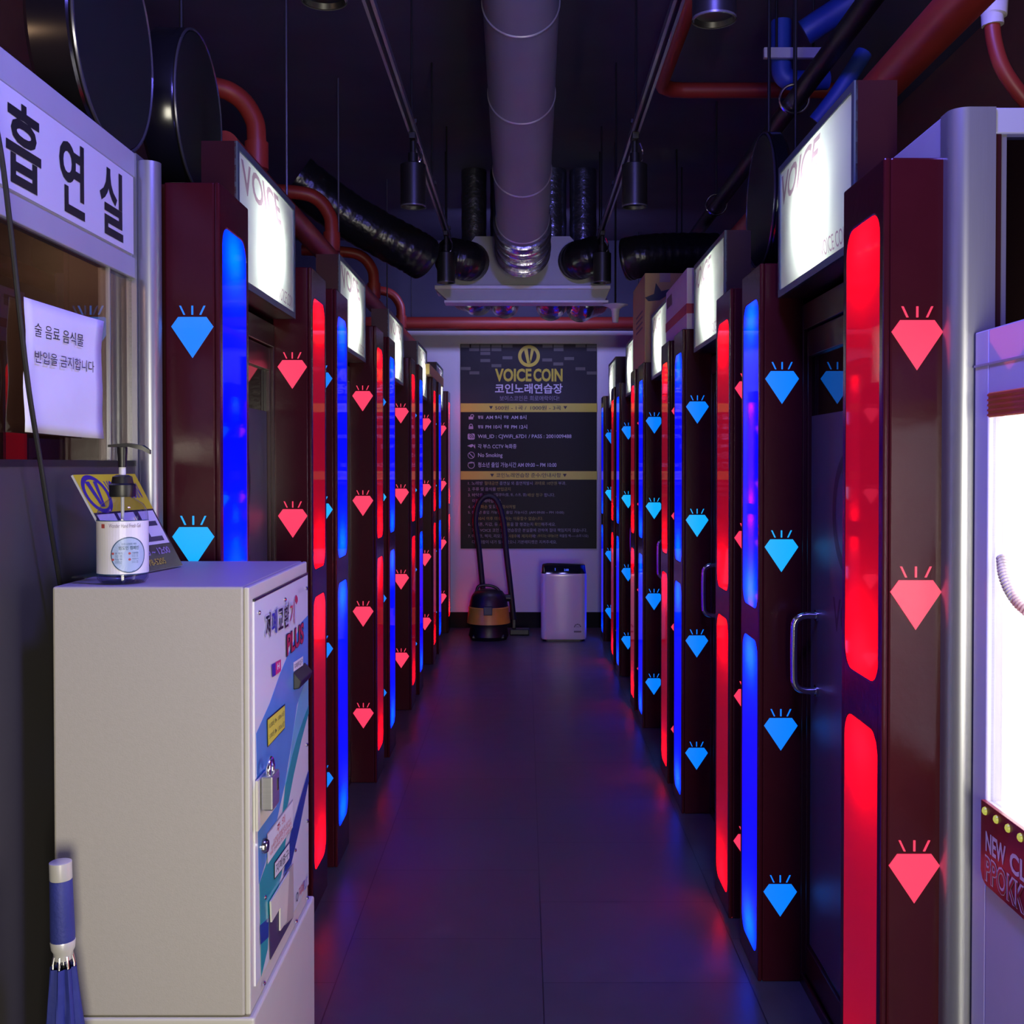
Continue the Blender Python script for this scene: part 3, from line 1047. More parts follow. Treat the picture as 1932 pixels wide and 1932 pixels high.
put_text(lk, '범도민 캠페인', f2, 0.032, 0.0065, 0.015, cx_, 0.0585, 'C')
put_text(lk, '코로나감염증 예방', f2, 0.024, 0.0035, 0.0, cx_, 0.0665, 'C')
for (qx, qz, s_) in ((-0.010, 0.0515, '손 씻기'), (0.016, 0.0515, '기침예절'), (-0.010, 0.0415, '마스크 착용'), (0.016, 0.0415, '거리두기')):
    put_text(lk, s_, f2, 0.011, 0.0032, 0.01, qx - 0.002, qz)
    for k in range(2):
        put_text(lk, '안전한 생활', f2, 0.011, 0.0016, 0.0, qx - 0.002, qz - 0.0028 - 0.0024 * k)
wrap_poly(lk, [(cx_ - 0.023, 0.0335), (cx_ + 0.023, 0.0335), (cx_ + 0.017, 0.0265), (cx_ + 0.006, 0.0228), (cx_ - 0.006, 0.0228), (cx_ - 0.017, 0.0265)], r + 0.0012)
lk.build('label_print', M_NAVY, label)
lk = MB()
put_text(lk, 'Wonder Hand Fresh Gel', f2, 0.052, 0.0066, 0.0, -0.022, 0.0955)
lk.build('label_print', mat('label_grey_ink', (0.18, 0.12, 0.18, 1), 0.4), label)
lk = MB()
wrap_poly(lk, [(-0.037, 0.0945), (-0.030, 0.0945), (-0.030, 0.1015), (-0.037, 0.1015)], r + 0.0012)
for qx, qz in ((-0.0155, 0.0525), (0.0105, 0.0525), (-0.0155, 0.0425), (0.0105, 0.0425)):
    wrap_poly(lk, [(qx + p_, qz + q_) for p_, q_ in ring_pts(0, 0, 0.0021, 12)], r + 0.0013)
lk.build('label_print', mat('label_rust', (0.42, 0.07, 0.07, 1), 0.4), label)

# ================================================================== LEAFLET BOARD (leaning stand)
Bn = PY(240, 1092, 1.815 * S)
Bn.z = CT + 0.004
Bf = Vector((-0.668, 2.0 * S, CT + 0.004))
Tn = PY(137, 896, 1.815 * S)
Tf = PY(254, 898, 2.0 * S)
Tf.z = Tn.z
st = thing('leaflet_stand', (Bn.x, Bn.y, CT), 'tilted yellow and black printed board stand behind the sanitizer bottle', 'board')
SL = Vector(st.location)
nrm = (Bf - Bn).cross(Tn - Bn).normalized()
if nrm.x < 0:
    nrm = -nrm


def bd(a, b, lift=0.0):
    q = Bn.lerp(Bf, a).lerp(Tn.lerp(Tf, a), b) + nrm * lift
    return q - SL


bdm = MB().prism([bd(0, 0), bd(1, 0), bd(1, 1), bd(0, 1)], nrm * -0.004).build('board', mat('board_white_edge', (0.6, 0.6, 0.64, 1), 0.2), st)
MB().prism([bd(0, 0, -0.004) + Vector((0, 0, -0.003)), bd(1, 0, -0.004) + Vector((0, 0, -0.003)),
            bd(1, 0, -0.004) + Vector((-0.095, 0, -0.003)), bd(0, 0, -0.004) + Vector((-0.095, 0, -0.003))], (0, 0, 0.003)).build('foot', M_CLEAR, st)


def bpoly(name, polys, m, lift):
    mb = MB()
    for pl_ in polys:
        mb.poly([bd(a, b, lift) for a, b in pl_])
    return mb.build(name, m, bdm)


bpoly('board_print', [[(0.0, 0.62), (1, 0.62), (1, 1), (0, 1)]], mat('board_yellow', (0.55, 0.47, 0.03, 1), 0.25), 0.0005)
bpoly('board_print', [[(0.0, 0.0), (1, 0.0), (1, 0.62), (0, 0.62)]], mat('board_dark', (0.035, 0.025, 0.045, 1), 0.25), 0.0005)
bpoly('board_print', [[(0.03, 0.25), (0.97, 0.25), (0.97, 0.60), (0.03, 0.60)]], mat('board_map_white', (0.62, 0.60, 0.70, 1), 0.25), 0.0010)
bpoly('board_print', [[(0.10, 0.28), (0.90, 0.28), (0.90, 0.33), (0.10, 0.33)], [(0.62, 0.33), (0.70, 0.33), (0.70, 0.60), (0.62, 0.60)], [(0.62, 0.44), (0.92, 0.44), (0.92, 0.49), (0.62, 0.49)],
                      [(0.30, 0.33), (0.35, 0.33), (0.35, 0.60), (0.30, 0.60)]], mat('board_map_dark', (0.05, 0.04, 0.09, 1), 0.25), 0.0014)
bpoly('board_print', [[(0.48, 0.47), (0.60, 0.47), (0.60, 0.56), (0.54, 0.43)]], M_INK_RED, 0.0016)
mb = MB()
bl = (Bf - Bn).length
bh = (Tn - Bn).length
fb = lambda lift: (lambda a, b: bd(a / bl, b / bh, lift))
ring(mb, fb(0.0012), 0.20 * bl, 0.80 * bh, 0.030, 0.039, 40)
vee(mb, fb(0.0013), 0.20 * bl, 0.80 * bh, 0.030)
put_text(mb, 'VOICE', fb(0.0012), 0.26 * bl, 0.16 * bh, 0.02, 0.40 * bl, 0.77 * bh)
put_text(mb, 'COIN', fb(0.0012), 0.22 * bl, 0.16 * bh, 0.02, 0.70 * bl, 0.74 * bh)
mb.build('lettering', mat('board_purple_ink', (0.05, 0.03, 0.22, 1), 0.3), bdm)
mb = MB()
put_text(mb, 'AM 10:00 ~ 12:00', fb(0.0012), 0.78 * bl, 0.07 * bh, 0.02, 0.12 * bl, 0.145 * bh)
mb.build('lettering', mat('board_lilac_ink', (0.30, 0.24, 0.45, 1), 0.3), bdm)
mb = MB()
put_text(mb, 'T. 010-6978-5205', fb(0.0012), 0.68 * bl, 0.065 * bh, 0.02, 0.05 * bl, 0.045 * bh)
mb.build('lettering', mat('board_gold_ink', (0.45, 0.36, 0.05, 1), 0.3), bdm)

# ================================================================== UMBRELLA
um = thing('umbrella', PY(140, 1990, 1.60 * S), 'folded blue umbrella with silver ferrules leaning handle up on the bill changer', 'umbrella')
UB = Vector(um.location)
UB.z = 0.0
um.location = UB
utop = PY(114, 1625, 1.60 * S)
ax = (utop - UB)
Lu = ax.length


def ul(d):
    return (ax.normalized() * (Lu - d))


px = 1.60 * S / K
M_SILVER = mat('satin_silver', (0.70, 0.68, 0.66, 1), 0.3, metal=0.3)
M_GRIP = mat('blue_foam_grip', (0.025, 0.035, 0.22, 1), 0.6, bump=0.1, bscale=200)
M_CLOTH = mat('blue_umbrella_cloth', (0.020, 0.030, 0.22, 1), 0.75, bump=0.25, bscale=40)


def utube(prof, name, m, seg=20):
    pts = [ul(d * px) for d, _ in prof]
    return MB().tube(pts, 0, seg, True, [rr * px for _, rr in prof]).build(name, m, um, smooth=True)


utube([(0, 18.5), (1, 20.5), (33, 20.5), (34, 20)], 'grip_cap', M_SILVER)
utube([(34, 19.5), (36, 20.5), (90, 21.5), (140, 22.5), (150, 22)], 'grip', M_GRIP)
utube([(150, 22.5), (152, 23), (166, 21.5), (172, 18), (186, 16.5), (187, 10)], 'ferrule', M_SILVER)
utube([(186, 8), (330, 8)], 'shaft', M_CHROME, 10)
mb = MB()
perp = ax.normalized().orthogonal().normalized()
perp2 = ax.normalized().cross(perp)
for k in range(8):
    a = 2 * pi * k / 8
    dv = perp * cos(a) + perp2 * sin(a)
    mb.tube([ul(178 * px) + dv * 17 * px, ul(192 * px) + dv * 20 * px, ul(206 * px) + dv * 20 * px], 2.4 * px, 8)
mb.build('rib_tip', M_CHROME, um, smooth=True)
# pleated cloth
vv, ff = [], []
nz, nk = 26, 64
Dl = Lu / px - 6
for j in range(nz + 1):
    d = 200 + (Dl - 200) * j / nz
    base = 21 + 14 * min(1, (d - 200) / 160) - max(0, (d - 520) / (Dl - 520)) ** 1.2 * 24 if d > 520 else 21 + 14 * min(1, (d - 200) / 160)
    for k in range(nk):
        a = 2 * pi * k / nk
        rr = base * (1 + 0.16 * sin(8 * a + d * 0.006) + 0.05 * sin(17 * a + d * 0.02))
        vv.append(ul(d * px) + (perp * cos(a) + perp2 * sin(a)) * rr * px)
for j in range(nz):
    for k in range(nk):
        a, b = j * nk + k, j * nk + (k + 1) % nk
        ff.append((a, b, b + nk, a + nk))
MB().add(vv, ff).build('canopy', M_CLOTH, um, smooth=True)
utube([(Dl - 4, 7), (Dl + 5.5, 4)], 'tip', M_BLACK, 10)

# ================================================================== GLASS CORNER (right) BESIDE THE CRANE MACHINE
gy = 1.81 * S
g0 = PY(1797, 500, gy).x
g1 = PY(1878, 500, gy).x
gt = PY(1850, 201, gy).z
gp = thing('glass_corner_partition', (g0, gy, 0), 'pale aluminium framed glass partition rising behind the white crane machine', 'partition')
GL = Vector(gp.location)
sh = lambda mb: shift(mb, GL)
rc = 0.030
prof = [(g0 + rc - rc * cos(radians(a)), gy + rc - rc * sin(radians(a))) for a in range(0, 91, 10)]
prof += [(g1, gy), (g1, gy + 0.06), (g0, gy + 0.06)]
sh(MB().prism([(a, b, 0) for a, b in prof], (0, 0, gt))).build('corner_post', M_ALU, gp, smooth=True)
zr = PY(1900, 251, gy).z
sh(MB().box(g1, 1.62, gy + 0.004, gy + 0.05, zr, gt)).build('top_rail', M_ALU_PAINT, gp, bevel=0.003)
sh(MB().box(g0 + 0.001, g0 + 0.05, gy + 0.06, gy + 0.36, gt - 0.075, gt)).build('side_rail', M_ALU_PAINT, gp, bevel=0.003)
sh(MB().box(g1, g1 + 0.012, gy + 0.006, gy + 0.045, 0.0, zr)).build('glazing_bead', M_MAROON_DK, gp)
sh(MB().box(g1 + 0.012, g1 + 0.022, gy + 0.008, gy + 0.045, 0.0, zr)).build('inner_frame', M_ALU, gp)
sh(MB().box(g1 + 0.022, 1.62, gy + 0.024, gy + 0.030, 0.0, zr)).build('glass_pane', M_DARKGLASS, gp)

# ================================================================== CRANE MACHINE (right foreground)
CM = 0.79
my1 = CM * K / (1838 - 990)
my0 = 0.92
cmz = PX(1842, 627, CM).z
crane = thing('crane_machine', (CM + 0.35, (my0 + my1) / 2, 0), 'white toy crane machine with a brightly lit window and red marquee', 'machine')
CL = Vector(crane.location)
sh = lambda mb: shift(mb, CL)
M_CRANE = mat('white_gloss_cabinet', (0.72, 0.69, 0.80, 1), 0.10, var=0.02, coat=0.5)
wy1 = PX(1862, 1200, CM).y
wy0 = my0 + 0.10
wz1, wz0 = PX(1862, 782, CM).z, PX(1862, 1512, CM).z
DX = 0.72
b = MB()
b.box(CM, CM + 0.03, wy1, my1, 0, cmz)
b.box(CM, CM + 0.03, my0, wy0, 0, cmz)
b.box(CM, CM + 0.03, wy0, wy1, wz1, cmz)
b.box(CM, CM + 0.03, wy0, wy1, 0, wz0)
b.box(CM + 0.03, CM + DX, my1 - 0.02, my1, 0, cmz)
b.box(CM + 0.03, CM + DX, my0, my0 + 0.02, 0, cmz)
b.box(CM + DX - 0.02, CM + DX, my0 + 0.02, my1 - 0.02, 0, cmz)
b.box(CM + 0.03, CM + DX, my0 + 0.02, my1 - 0.02, cmz - 0.02, cmz)
b.box(CM + 0.03, CM + DX, my0 + 0.02, my1 - 0.02, wz0 - 0.03, wz0 - 0.01)
sh(b).build('cabinet', M_CRANE, crane, bevel=0.003)
sh(MB().box(CM - 0.002, CM + 0.001, my0 + 0.02, my1 - 0.001, cmz - 0.062, cmz - 0.058)).build('panel_seam', M_ALU_PAINT, crane)
M_LIT = emis_mat('crane_backlight', (1.0, 0.93, 0.93), 6.5)
MB_ = MB().box(CM + DX - 0.028, CM + DX - 0.022, my0 + 0.03, my1 - 0.03, wz0, cmz - 0.03)
sh(MB_).build('lit_back_panel', M_LIT, crane)
sh(MB().box(CM + 0.05, CM + DX - 0.03, my0 + 0.03, my1 - 0.03, cmz - 0.030, cmz - 0.024)).build('ceiling_light_panel', M_LIT, crane)
sh(MB().box(CM + 0.035, CM + DX - 0.03, my1 - 0.030, my1 - 0.022, wz0, cmz - 0.03)).build('lit_side_panel', M_LIT, crane)
sh(MB().box(CM + 0.008, CM + 0.013, wy0, wy1, wz0, wz1)).build('window_pane', M_GLASS, crane)
M_STRIPE1 = mat('orange_stripe', (0.78, 0.22, 0.07, 1), 0.35)
M_STRIPE2 = mat('rust_stripe', (0.55, 0.08, 0.035, 1), 0.35)
hz0, hz1 = PX(1868, 788, CM).z, PX(1868, 741, CM).z
yh1 = PX(1868, 760, CM).y
hdp = sh(MB().box(CM - 0.004, CM, wy0, yh1, hz0, hz1)).build('header_strip', M_STRIPE1, crane, bevel=0.002)
mb = MB()
n = 5
for k in range(n):
    z = hz0 + (hz1 - hz0) * (k + 0.25) / n
    mb.box(CM - 0.006, CM - 0.004, wy0, yh1 - 0.002, z, z + (hz1 - hz0) * 0.42 / n)
sh(mb).build('stripe', M_STRIPE2, hdp)
mz1, mz0 = wz0 + 0.002, PX(1862, 1664, CM).z
mpts = [(wy1 + 0.001, mz1), (wy1 + 0.001, mz0 + 0.02), (wy1 - 0.006, mz0 + 0.006), (wy1 - 0.02, mz0), (wy0, mz0), (wy0, mz1)]
mq = sh(MB().prism([(CM - 0.008, a, b_) for a, b_ in mpts], (0.008, 0, 0))).build('marquee', mat('marquee_red', (0.26, 0.016, 0.026, 1), 0.3), crane, bevel=0.001)
for k in range(14):
    q = PX(1868, 1530, CM)
    yb = q.y - 0.0445 * k
    if yb < wy0 + 0.02:
        break
    sh(MB().lathe([(0.0072, 0), (0.0062, -0.003), (0.003, -0.005)], (CM - 0.008, yb, q.z), 'X', 14)).build('bulb', emis_mat('marquee_bulb', (0.55, 0.55, 0.08), 0.8), mq, smooth=True)
mb = MB()
fr_ = lambda a, b_: (CM - 0.0086, -a, b_)
ya_ = PX(1869, 1590, CM).y
zt1 = PX(1869, 1605, CM).z
zt2 = PX(1869, 1660, CM).z
put_text(mb, 'NEW', fr_, 0.078, 0.034, 0.03, -ya_, zt1)
put_text(mb, 'CL', fr_, 0.060, 0.034, 0.03, -ya_ + 0.093, zt1)
sh(mb).build('lettering', mat('marquee_silver', (0.80, 0.70, 0.76, 1), 0.4), mq)
mb = MB()
put_text(mb, 'PPOKK', fr_, 0.150, 0.046, 0.055, -ya_ - 0.002, zt2 - 0.002)
sh(mb).build('lettering', MATS['marquee_silver'], mq)
mb = MB()
put_text(mb, 'PPOKK', lambda a, b_: (CM - 0.0092, -a, b_), 0.146, 0.041, 0.0, -ya_, zt2)
sh(mb).build('lettering', MATS['marquee_red'], mq)
# coiled claw cable inside
cp = smooth_path([PY(1891, 1052, 1.86), PY(1895, 1085, 1.84), PY(1908, 1118, 1.82), PY(1930, 1146, 1.80), PY(1965, 1165, 1.78), PY(2030, 1150, 1.74)], 60)
hel = []
tl = 0
for i, q in enumerate(cp):
    tng = (cp[min(i + 1, len(cp) - 1)] - cp[max(i - 1, 0)]).normalized()
    e1 = tng.cross(Vector((0.3, 1, 0.2))).normalized()
    e2 = tng.cross(e1)
    tl += 1
    a = tl * 0.62
    hel.append(q + (e1 * cos(a) + e2 * sin(a)) * 0.0075)
sh(MB().tube(hel, 0.0030, 6)).build('coiled_cable', mat('white_coil', (0.70, 0.60, 0.60, 1), 0.4), crane, smooth=True)

# ================================================================== POSTER ON THE BACK WALL
PYW = WALLY - 0.010


def W(u, v, lift=0.0):
    q = PY(u, v, PYW - lift)
    return q


q00, q11 = PY(869, 1035, PYW), PY(1126, 649, PYW)
po = thing('poster', (q00.x, PYW, q00.z), 'large black and yellow price and rules poster on the white end wall', 'poster')
PO = Vector(po.location)
M_PO_BLACK = mat('poster_black', (0.006, 0.006, 0.011, 1), 0.4, var=0.1, spec=0.12)
board = shift(MB().box(q00.x, q11.x, PYW, WALLY - 0.003, q00.z, q11.z), PO).build('poster_sheet', M_PO_BLACK, po)


def pz(mb, x0, y0, x1, y1, lift):
    return mb.poly([W(x0, y1, lift), W(x1, y1, lift), W(x1, y0, lift), W(x0, y0, lift)])


def z4(x, y):
    return 860 + x * 280 / 1932, 640 + y * 280 / 1932


def z5(x, y):
    return 860 + x * 280 / 1932, 880 + y * 280 / 1932


def fin(mb, name, m):
    return shift(mb, PO).build(name, m, board)


mb = pz(MB(), 869.5, 649.5, 1125.5, 761, 0.001)
fin(mb, 'header_print', mat('poster_charcoal', (0.022, 0.022, 0.032, 1), 0.4, spec=0.12))
mb = MB()
for x, y in ((70, 68), (180, 68), (320, 68), (465, 68), (610, 68), (1130, 68), (1275, 68), (1560, 66), (1705, 68), (175, 115), (320, 115), (465, 115), (1275, 115), (1705, 115), (320, 165), (320, 258),
             (608, 222), (465, 325), (65, 362), (178, 418), (1125, 250), (1270, 302), (1412, 232), (1558, 365), (1705, 420)):
    a = z4(x, y)
    pz(mb, a[0], a[1], a[0] + 18.5, a[1] + 5.8, 0.002)
fin(mb, 'brick_pattern', mat('poster_brick', (0.058, 0.056, 0.070, 1), 0.35))
M_PO_Y = mat('poster_yellow', (0.46, 0.42, 0.025, 1), 0.35, var=0.06)
mb = MB()
for y0, y1 in ((835, 948), (1718, 1828)):
    a, c = z4(64, y0), z4(1838, y1)
    pz(mb, a[0], a[1], c[0], c[1], 0.002)
fin(mb, 'banner', M_PO_Y)


def fitline(mb, s, x0, x1, ytop, ybot, conv, lift, bold=0.0):
    a, c = conv(x0, ybot), conv(x1, ytop)
    p0, p1 = W(*a, lift), W(*c, lift)
    return put_text(mb, s, lambda q, r_: (p0.x + q, p0.y, p0.z + r_), p1.x - p0.x, p1.z - p0.z, bold)


mb = MB()
cc = W(*z4(953, 220), 0.003)
sc = (W(*z4(953 + 142, 220), 0.003) - cc).x
fe = lambda a, b_: (cc.x + a, cc.y, cc.z + b_)
ring(mb, fe, 0, 0, sc * 0.70, sc)
vee(mb, lambda a, b_: (cc.x + a, cc.y - 0.001, cc.z + b_), 0, 0, sc * 0.78)
fitline(mb, 'VOICE', 510, 985, 382, 552, z4, 0.003, 0.035)
fitline(mb, 'COIN', 1010, 1390, 382, 552, z4, 0.003, 0.035)
YL = 76.5
base = lambda k: (195 + YL * k, 242 + YL * k)
yel = [('절대금연', 372, 550, 0), ('과태료 10만원', 1025, 1318, 0), ('반입금지', 540, 712, 1), ('파손', 372, 460, 2), ('배상 청구', 935, 1130, 2), ('파손', 325, 412, 4), ('형사처벌', 605, 775, 4),
       ('10시 이후 미성년자는 이용할수 없습니다.', 295, 1135, 6), ('소지품', 565, 705, 7), ('확인', 1025, 1108, 7), ('사용후', 690, 790, 9), ('제자리', 855, 985, 9), ('(마이크는 내려놓으면', 1065, 1330, 9)]
ymap = MB()
for s_, x0, x1, k in yel:
    y0, y1 = base(k)
    fitline(ymap, s_, x0, x1, y0, y1, z5, 0.003)
fin(mb, 'title_lettering', M_PO_Y)
fin(ymap, 'lettering', mat('poster_yellow_ink', (0.22, 0.20, 0.03, 1), 0.4))
M_PO_W = mat('poster_white_ink', (0.48, 0.47, 0.56, 1), 0.4)
mb = MB()
fitline(mb, '코인노래연습장', 510, 1390, 578, 708, z4, 0.003, 0.02)
fitline(mb, '평일', 288, 356, 994, 1036, z4, 0.003, 0.01)
fitline(mb, 'AM 9시', 392, 592, 988, 1044, z4, 0.003, 0.01)
fitline(mb, '주말', 622, 688, 994, 1036, z4, 0.003, 0.01)
fitline(mb, 'AM 8시', 720, 918, 988, 1044, z4, 0.003, 0.01)
fitline(mb, '평일', 288, 356, 1118, 1160, z4, 0.003, 0.01)
fitline(mb, 'PM 10시', 386, 592, 1112, 1168, z4, 0.003, 0.01)
fitline(mb, '주말', 626, 692, 1118, 1160, z4, 0.003, 0.01)
fitline(mb, 'PM 12시', 722, 928, 1112, 1168, z4, 0.003, 0.01)
fitline(mb, 'Wifi_ID : CJWiFi_67D1 / PASS : 2001009488', 286, 1505, 1240, 1302, z4, 0.003, 0.008)
fitline(mb, '각 부스 CCTV 녹화중', 288, 790, 1364, 1424, z4, 0.003, 0.008)
fitline(mb, 'No Smoking', 290, 608, 1482, 1550, z4, 0.003, 0.008)
fitline(mb, '청소년 출입 가능시간 AM 09:00 ~ PM 10:00', 288, 1310, 1602, 1668, z4, 0.003, 0.008)
fin(mb, 'lettering', M_PO_W)
mb = MB()
fitline(mb, '보이스코인은 희로애락이다!', 570, 1345, 736, 802, z4, 0.003)
wl = [('1. 노래방', 160, 350, 0), ('흡연실 외 흡연적발시', 570, 1000, 0), ('부과.', 1335, 1435, 0), ('2. 주류 및 음식물', 160, 520, 1), ('3. 바닥을', 160, 350, 2), ('시킬경우(침, 토, 스프, 껌)', 480, 920, 2), ('합니다.', 1150, 1290, 2),
      ('이점 양해바랍니다.', 215, 595, 3), ('4. 시설', 160, 300, 4), ('및 도난시', 432, 590, 4), ('5. 청소년 출입 가능업소, 출입 가능시간. (AM 09:00 ~ PM 10:00)', 160, 1408, 5),
      ('6. 휴대폰, 지갑, 등', 160, 545, 7), ('을 잘 챙겼는지', 712, 1005, 7), ('해주세요.', 1112, 1300, 7), ('저희 VOICE 코인 노래연습장은 분실물에 관하여 절대 책임지지 않습니다.', 212, 1708, 8),
      ('7. 마이크, 책자, 리모콘', 160, 625, 9), ('에', 795, 832, 9), ('에!', 990, 1042, 9), ('하울링 삑~~~소리 나요)', 1350, 1725, 9), ('다음사람이 내가 될수 있으니 기본에티켓은 지켜주세요.', 212, 1315, 10)]
for s_, x0, x1, k in wl:
    y0, y1 = base(k)
    fitline(mb, s_, x0, x1, y0, y1, z5, 0.003)
fin(mb, 'lettering', mat('poster_lilac_ink', (0.20, 0.19, 0.27, 1), 0.4))
mb = MB()
fitline(mb, '500원 - 1곡 /', 512, 920, 864, 922, z4, 0.003, 0.01)
fitline(mb, '1000원 - 3곡', 970, 1370, 864, 922, z4, 0.003, 0.01)
fitline(mb, '코인노래연습장 준수/안내사항', 525, 1368, 1740, 1800, z4, 0.003, 0.01)
for x, y in ((458, 890), (1425, 890), (472, 1772), (1418, 1772)):
    mb.poly([W(*z4(x - 26, y - 20), 0.003), W(*z4(x, y + 22), 0.003), W(*z4(x + 26, y - 20), 0.003)])
fin(mb, 'lettering', M_INK)
# row icons
mb = MB()
for y, op in ((1010, True), (1135, False)):
    a, c = z4(168, y - 2), z4(226, y + 34)
    pz(mb, a[0], a[1], c[0], c[1], 0.003)
    ce = W(*z4(197 + (16 if op else 0), y - 4), 0.003)
    ring(mb, lambda p_, q_: (ce.x + p_, ce.y, ce.z + q_), 0, 0.004, 0.010, 0.016, 20)
a = z4(155, 1228)
rp = rrect(a[0], a[0] + 13.2, a[1], a[1] + 11.4, 2.6, 5)
mb.poly([W(p_, q_, 0.003) for p_, q_ in rp][::-1])
mb.poly([W(*z4(x, y), 0.003) for x, y in ((150, 1388), (180, 1375), (215, 1365), (238, 1382), (200, 1410), (180, 1400))])
mb.poly([W(*z4(x, y), 0.003) for x, y in ((232, 1400), (250, 1362), (252, 1425))])
ce = W(*z4(201, 1511), 0.003)
r1 = (W(*z4(246, 1511), 0.003) - ce).x
ring(mb, lambda p_, q_: (ce.x + p_, ce.y, ce.z + q_), 0, 0, r1 * 0.84, r1, 32)
mb.poly([W(*z4(x, y), 0.003) for x, y in ((168, 1485), (176, 1478), (234, 1537), (226, 1544))])
ce2 = W(*z4(201, 1640), 0.003)
ring(mb, lambda p_, q_: (ce2.x + p_, ce2.y, ce2.z + q_), 0, 0, r1 * 0.84, r1, 32)
mb.poly([W(*z4(x, y), 0.003) for x, y in ((160, 1608), (240, 1600), (240, 1612), (160, 1620))])
fin(mb, 'icon', mat('poster_icon_pink', (0.42, 0.33, 0.44, 1), 0.4))
mb = MB()
ce = W(*z4(172, 1290), 0.004)
for r_ in (0.018, 0.032, 0.045):
    n = 10
    o_ = [(ce.x + r_ * cos(radians(90 * k / n)), ce.y, ce.z + r_ * sin(radians(90 * k / n))) for k in range(n + 1)]
    i_ = [(ce.x + (r_ - 0.006) * cos(radians(90 * k / n)), ce.y, ce.z + (r_ - 0.006) * sin(radians(90 * k / n))) for k in range(n + 1)]
    mb.add(o_ + i_, [(k, k + 1, n + 2 + k, n + 1 + k) for k in range(n)])
fin(mb, 'icon', M_PO_BLACK)

# ================================================================== VACUUM CLEANER
vy = 8.42 * S
vx = PY(922, 1170, vy).x
va = thing('vacuum_cleaner', (vx, vy, 0), 'canister vacuum cleaner with orange tank and black hose standing under the poster', 'vacuum cleaner')
MB().lathe([(0.150, 0.0), (0.165, 0.03), (0.150, 0.10), (0.160, 0.135)], (0, 0, 0), 'Z', 36).build('base', M_BLACK, va, smooth=True)
MB().lathe([(0.178, 0.135), (0.176, 0.15), (0.166, 0.24), (0.168, 0.262), (0.160, 0.270)], (0, 0, 0), 'Z', 40).build('tank', mat('orange_plastic', (0.62, 0.30, 0.03, 1), 0.4), va, smooth=True)
MB().lathe([(0.160, 0.270), (0.152, 0.315), (0.140, 0.355), (0.112, 0.392), (0.06, 0.408), (0.0005, 0.412)], (0, 0, 0), 'Z', 40).build('motor_head', M_BLACK, va, smooth=True)
MB().tube(smooth_path([(-0.10, -0.02, 0.385), (-0.08, -0.02, 0.435), (0.0, -0.02, 0.440), (0.07, -0.02, 0.415), (0.115, -0.02, 0.35)], 6), 0.012, 10).build('carry_handle', M_BLACK, va, smooth=True)
MB().box(-0.035, 0.035, -0.185, -0.150, 0.215, 0.285).build('latch', mat('dark_blue_plastic', (0.012, 0.016, 0.04, 1), 0.4), va, bevel=0.005)
MB().lathe([(0.03, 0.0), (0.03, 0.05)], (0.13, 0, 0.335), 'X', 20).build('hose_port', M_BLACK, va, smooth=True)
for a in (40, 140, 220, 320):
    MB().lathe([(0.025, -0.012), (0.025, 0.012)], (0.15 * cos(radians(a)), 0.15 * sin(radians(a)), 0.0255), 'X', 16).build('wheel', M_BLACK, va, smooth=True)
hp = [PY(u, v, vy + 0.22) - Vector((vx, vy, 0)) for u, v in ((914, 1145), (908, 1080), (903, 1030), (897, 985), (903, 950), (920, 936), (938, 946), (950, 985), (955, 1040), (962, 1100), (969, 1168))]
MB().tube(smooth_path(hp, 8), 0.024, 12).build('hose', M_RUBBER, va, smooth=True)
hx = hp[-1]
fh = MB().box(hx.x - 0.03, hx.x + 0.13, hx.y - 0.05, hx.y + 0.05, 0.002, 0.05)
fh.box(hx.x - 0.012, hx.x + 0.02, hx.y - 0.012, hx.y + 0.012, 0.05, max(0.07, hx.z))
fh.build('floor_nozzle', M_BLACK, va, bevel=0.006)

# ================================================================== AIR PURIFIER
ay = 8.28 * S
a0, a1 = PY(1021, 1150, ay), PY(1107, 1150, ay)
at = PY(1060, 1066, ay + 0.02).z
aw = (a1.x - a0.x)
ap = thing('air_purifier', ((a0.x + a1.x) / 2, ay + 0.11, 0), 'white air purifier with black top panel on the floor below the poster', 'air purifier')
M_AP = mat('white_gloss_plastic', (0.60, 0.60, 0.66, 1), 0.16, var=0.02)
outl = rrect(-aw / 2, aw / 2, -0.11, 0.11, 0.045, 6)
n = len(outl)
levels = [(0.016, 0.97), (0.03, 0.995), (0.08, 1.0), (at - 0.09, 1.0), (at - 0.075, 0.998), (at - 0.07, 0.985)]
vv, ff = [], []
for z, s_ in levels:
    vv += [(p_ * s_, q_ * s_, z) for p_, q_ in outl]
for i in range(len(levels) - 1):
    for k in range(n):
        ff.append((i * n + k, i * n + (k + 1) % n, (i + 1) * n + (k + 1) % n, (i + 1) * n + k))
ff.append(tuple(range(n - 1, -1, -1)))
ff.append(tuple(range((len(levels) - 1) * n, len(levels) * n)))
MB().add(vv, ff).build('housing', M_AP, ap, smooth=True)
sl = MB()
vv, ff = [], []
for z, s_, front in ((at - 0.072, 0.985, 0), (at - 0.006, 0.95, 0.05), (at, 0.90, 0.055)):
    vv += [(p_ * s_, (q_ * s_ if q_ > 0 else q_ * s_ + front * min(1, -q_ / 0.11)), z + (0.0 if q_ > 0 else 0)) for p_, q_ in outl]
for i in range(2):
    for k in range(n):
        ff.append((i * n + k, i * n + (k + 1) % n, (i + 1) * n + (k + 1) % n, (i + 1) * n + k))
ff.append(tuple(range(2 * n, 3 * n)))
ff.append(tuple(range(n - 1, -1, -1)))
ctl = MB().add(vv, ff).build('control_panel', mat('black_gloss', (0.006, 0.006, 0.009, 1), 0.08), ap, smooth=True)
mb = MB()
fd = lambda a, b_: (a, -0.11 + 0.05 * (b_ / 0.066) - 0.001, at - 0.072 + b_)
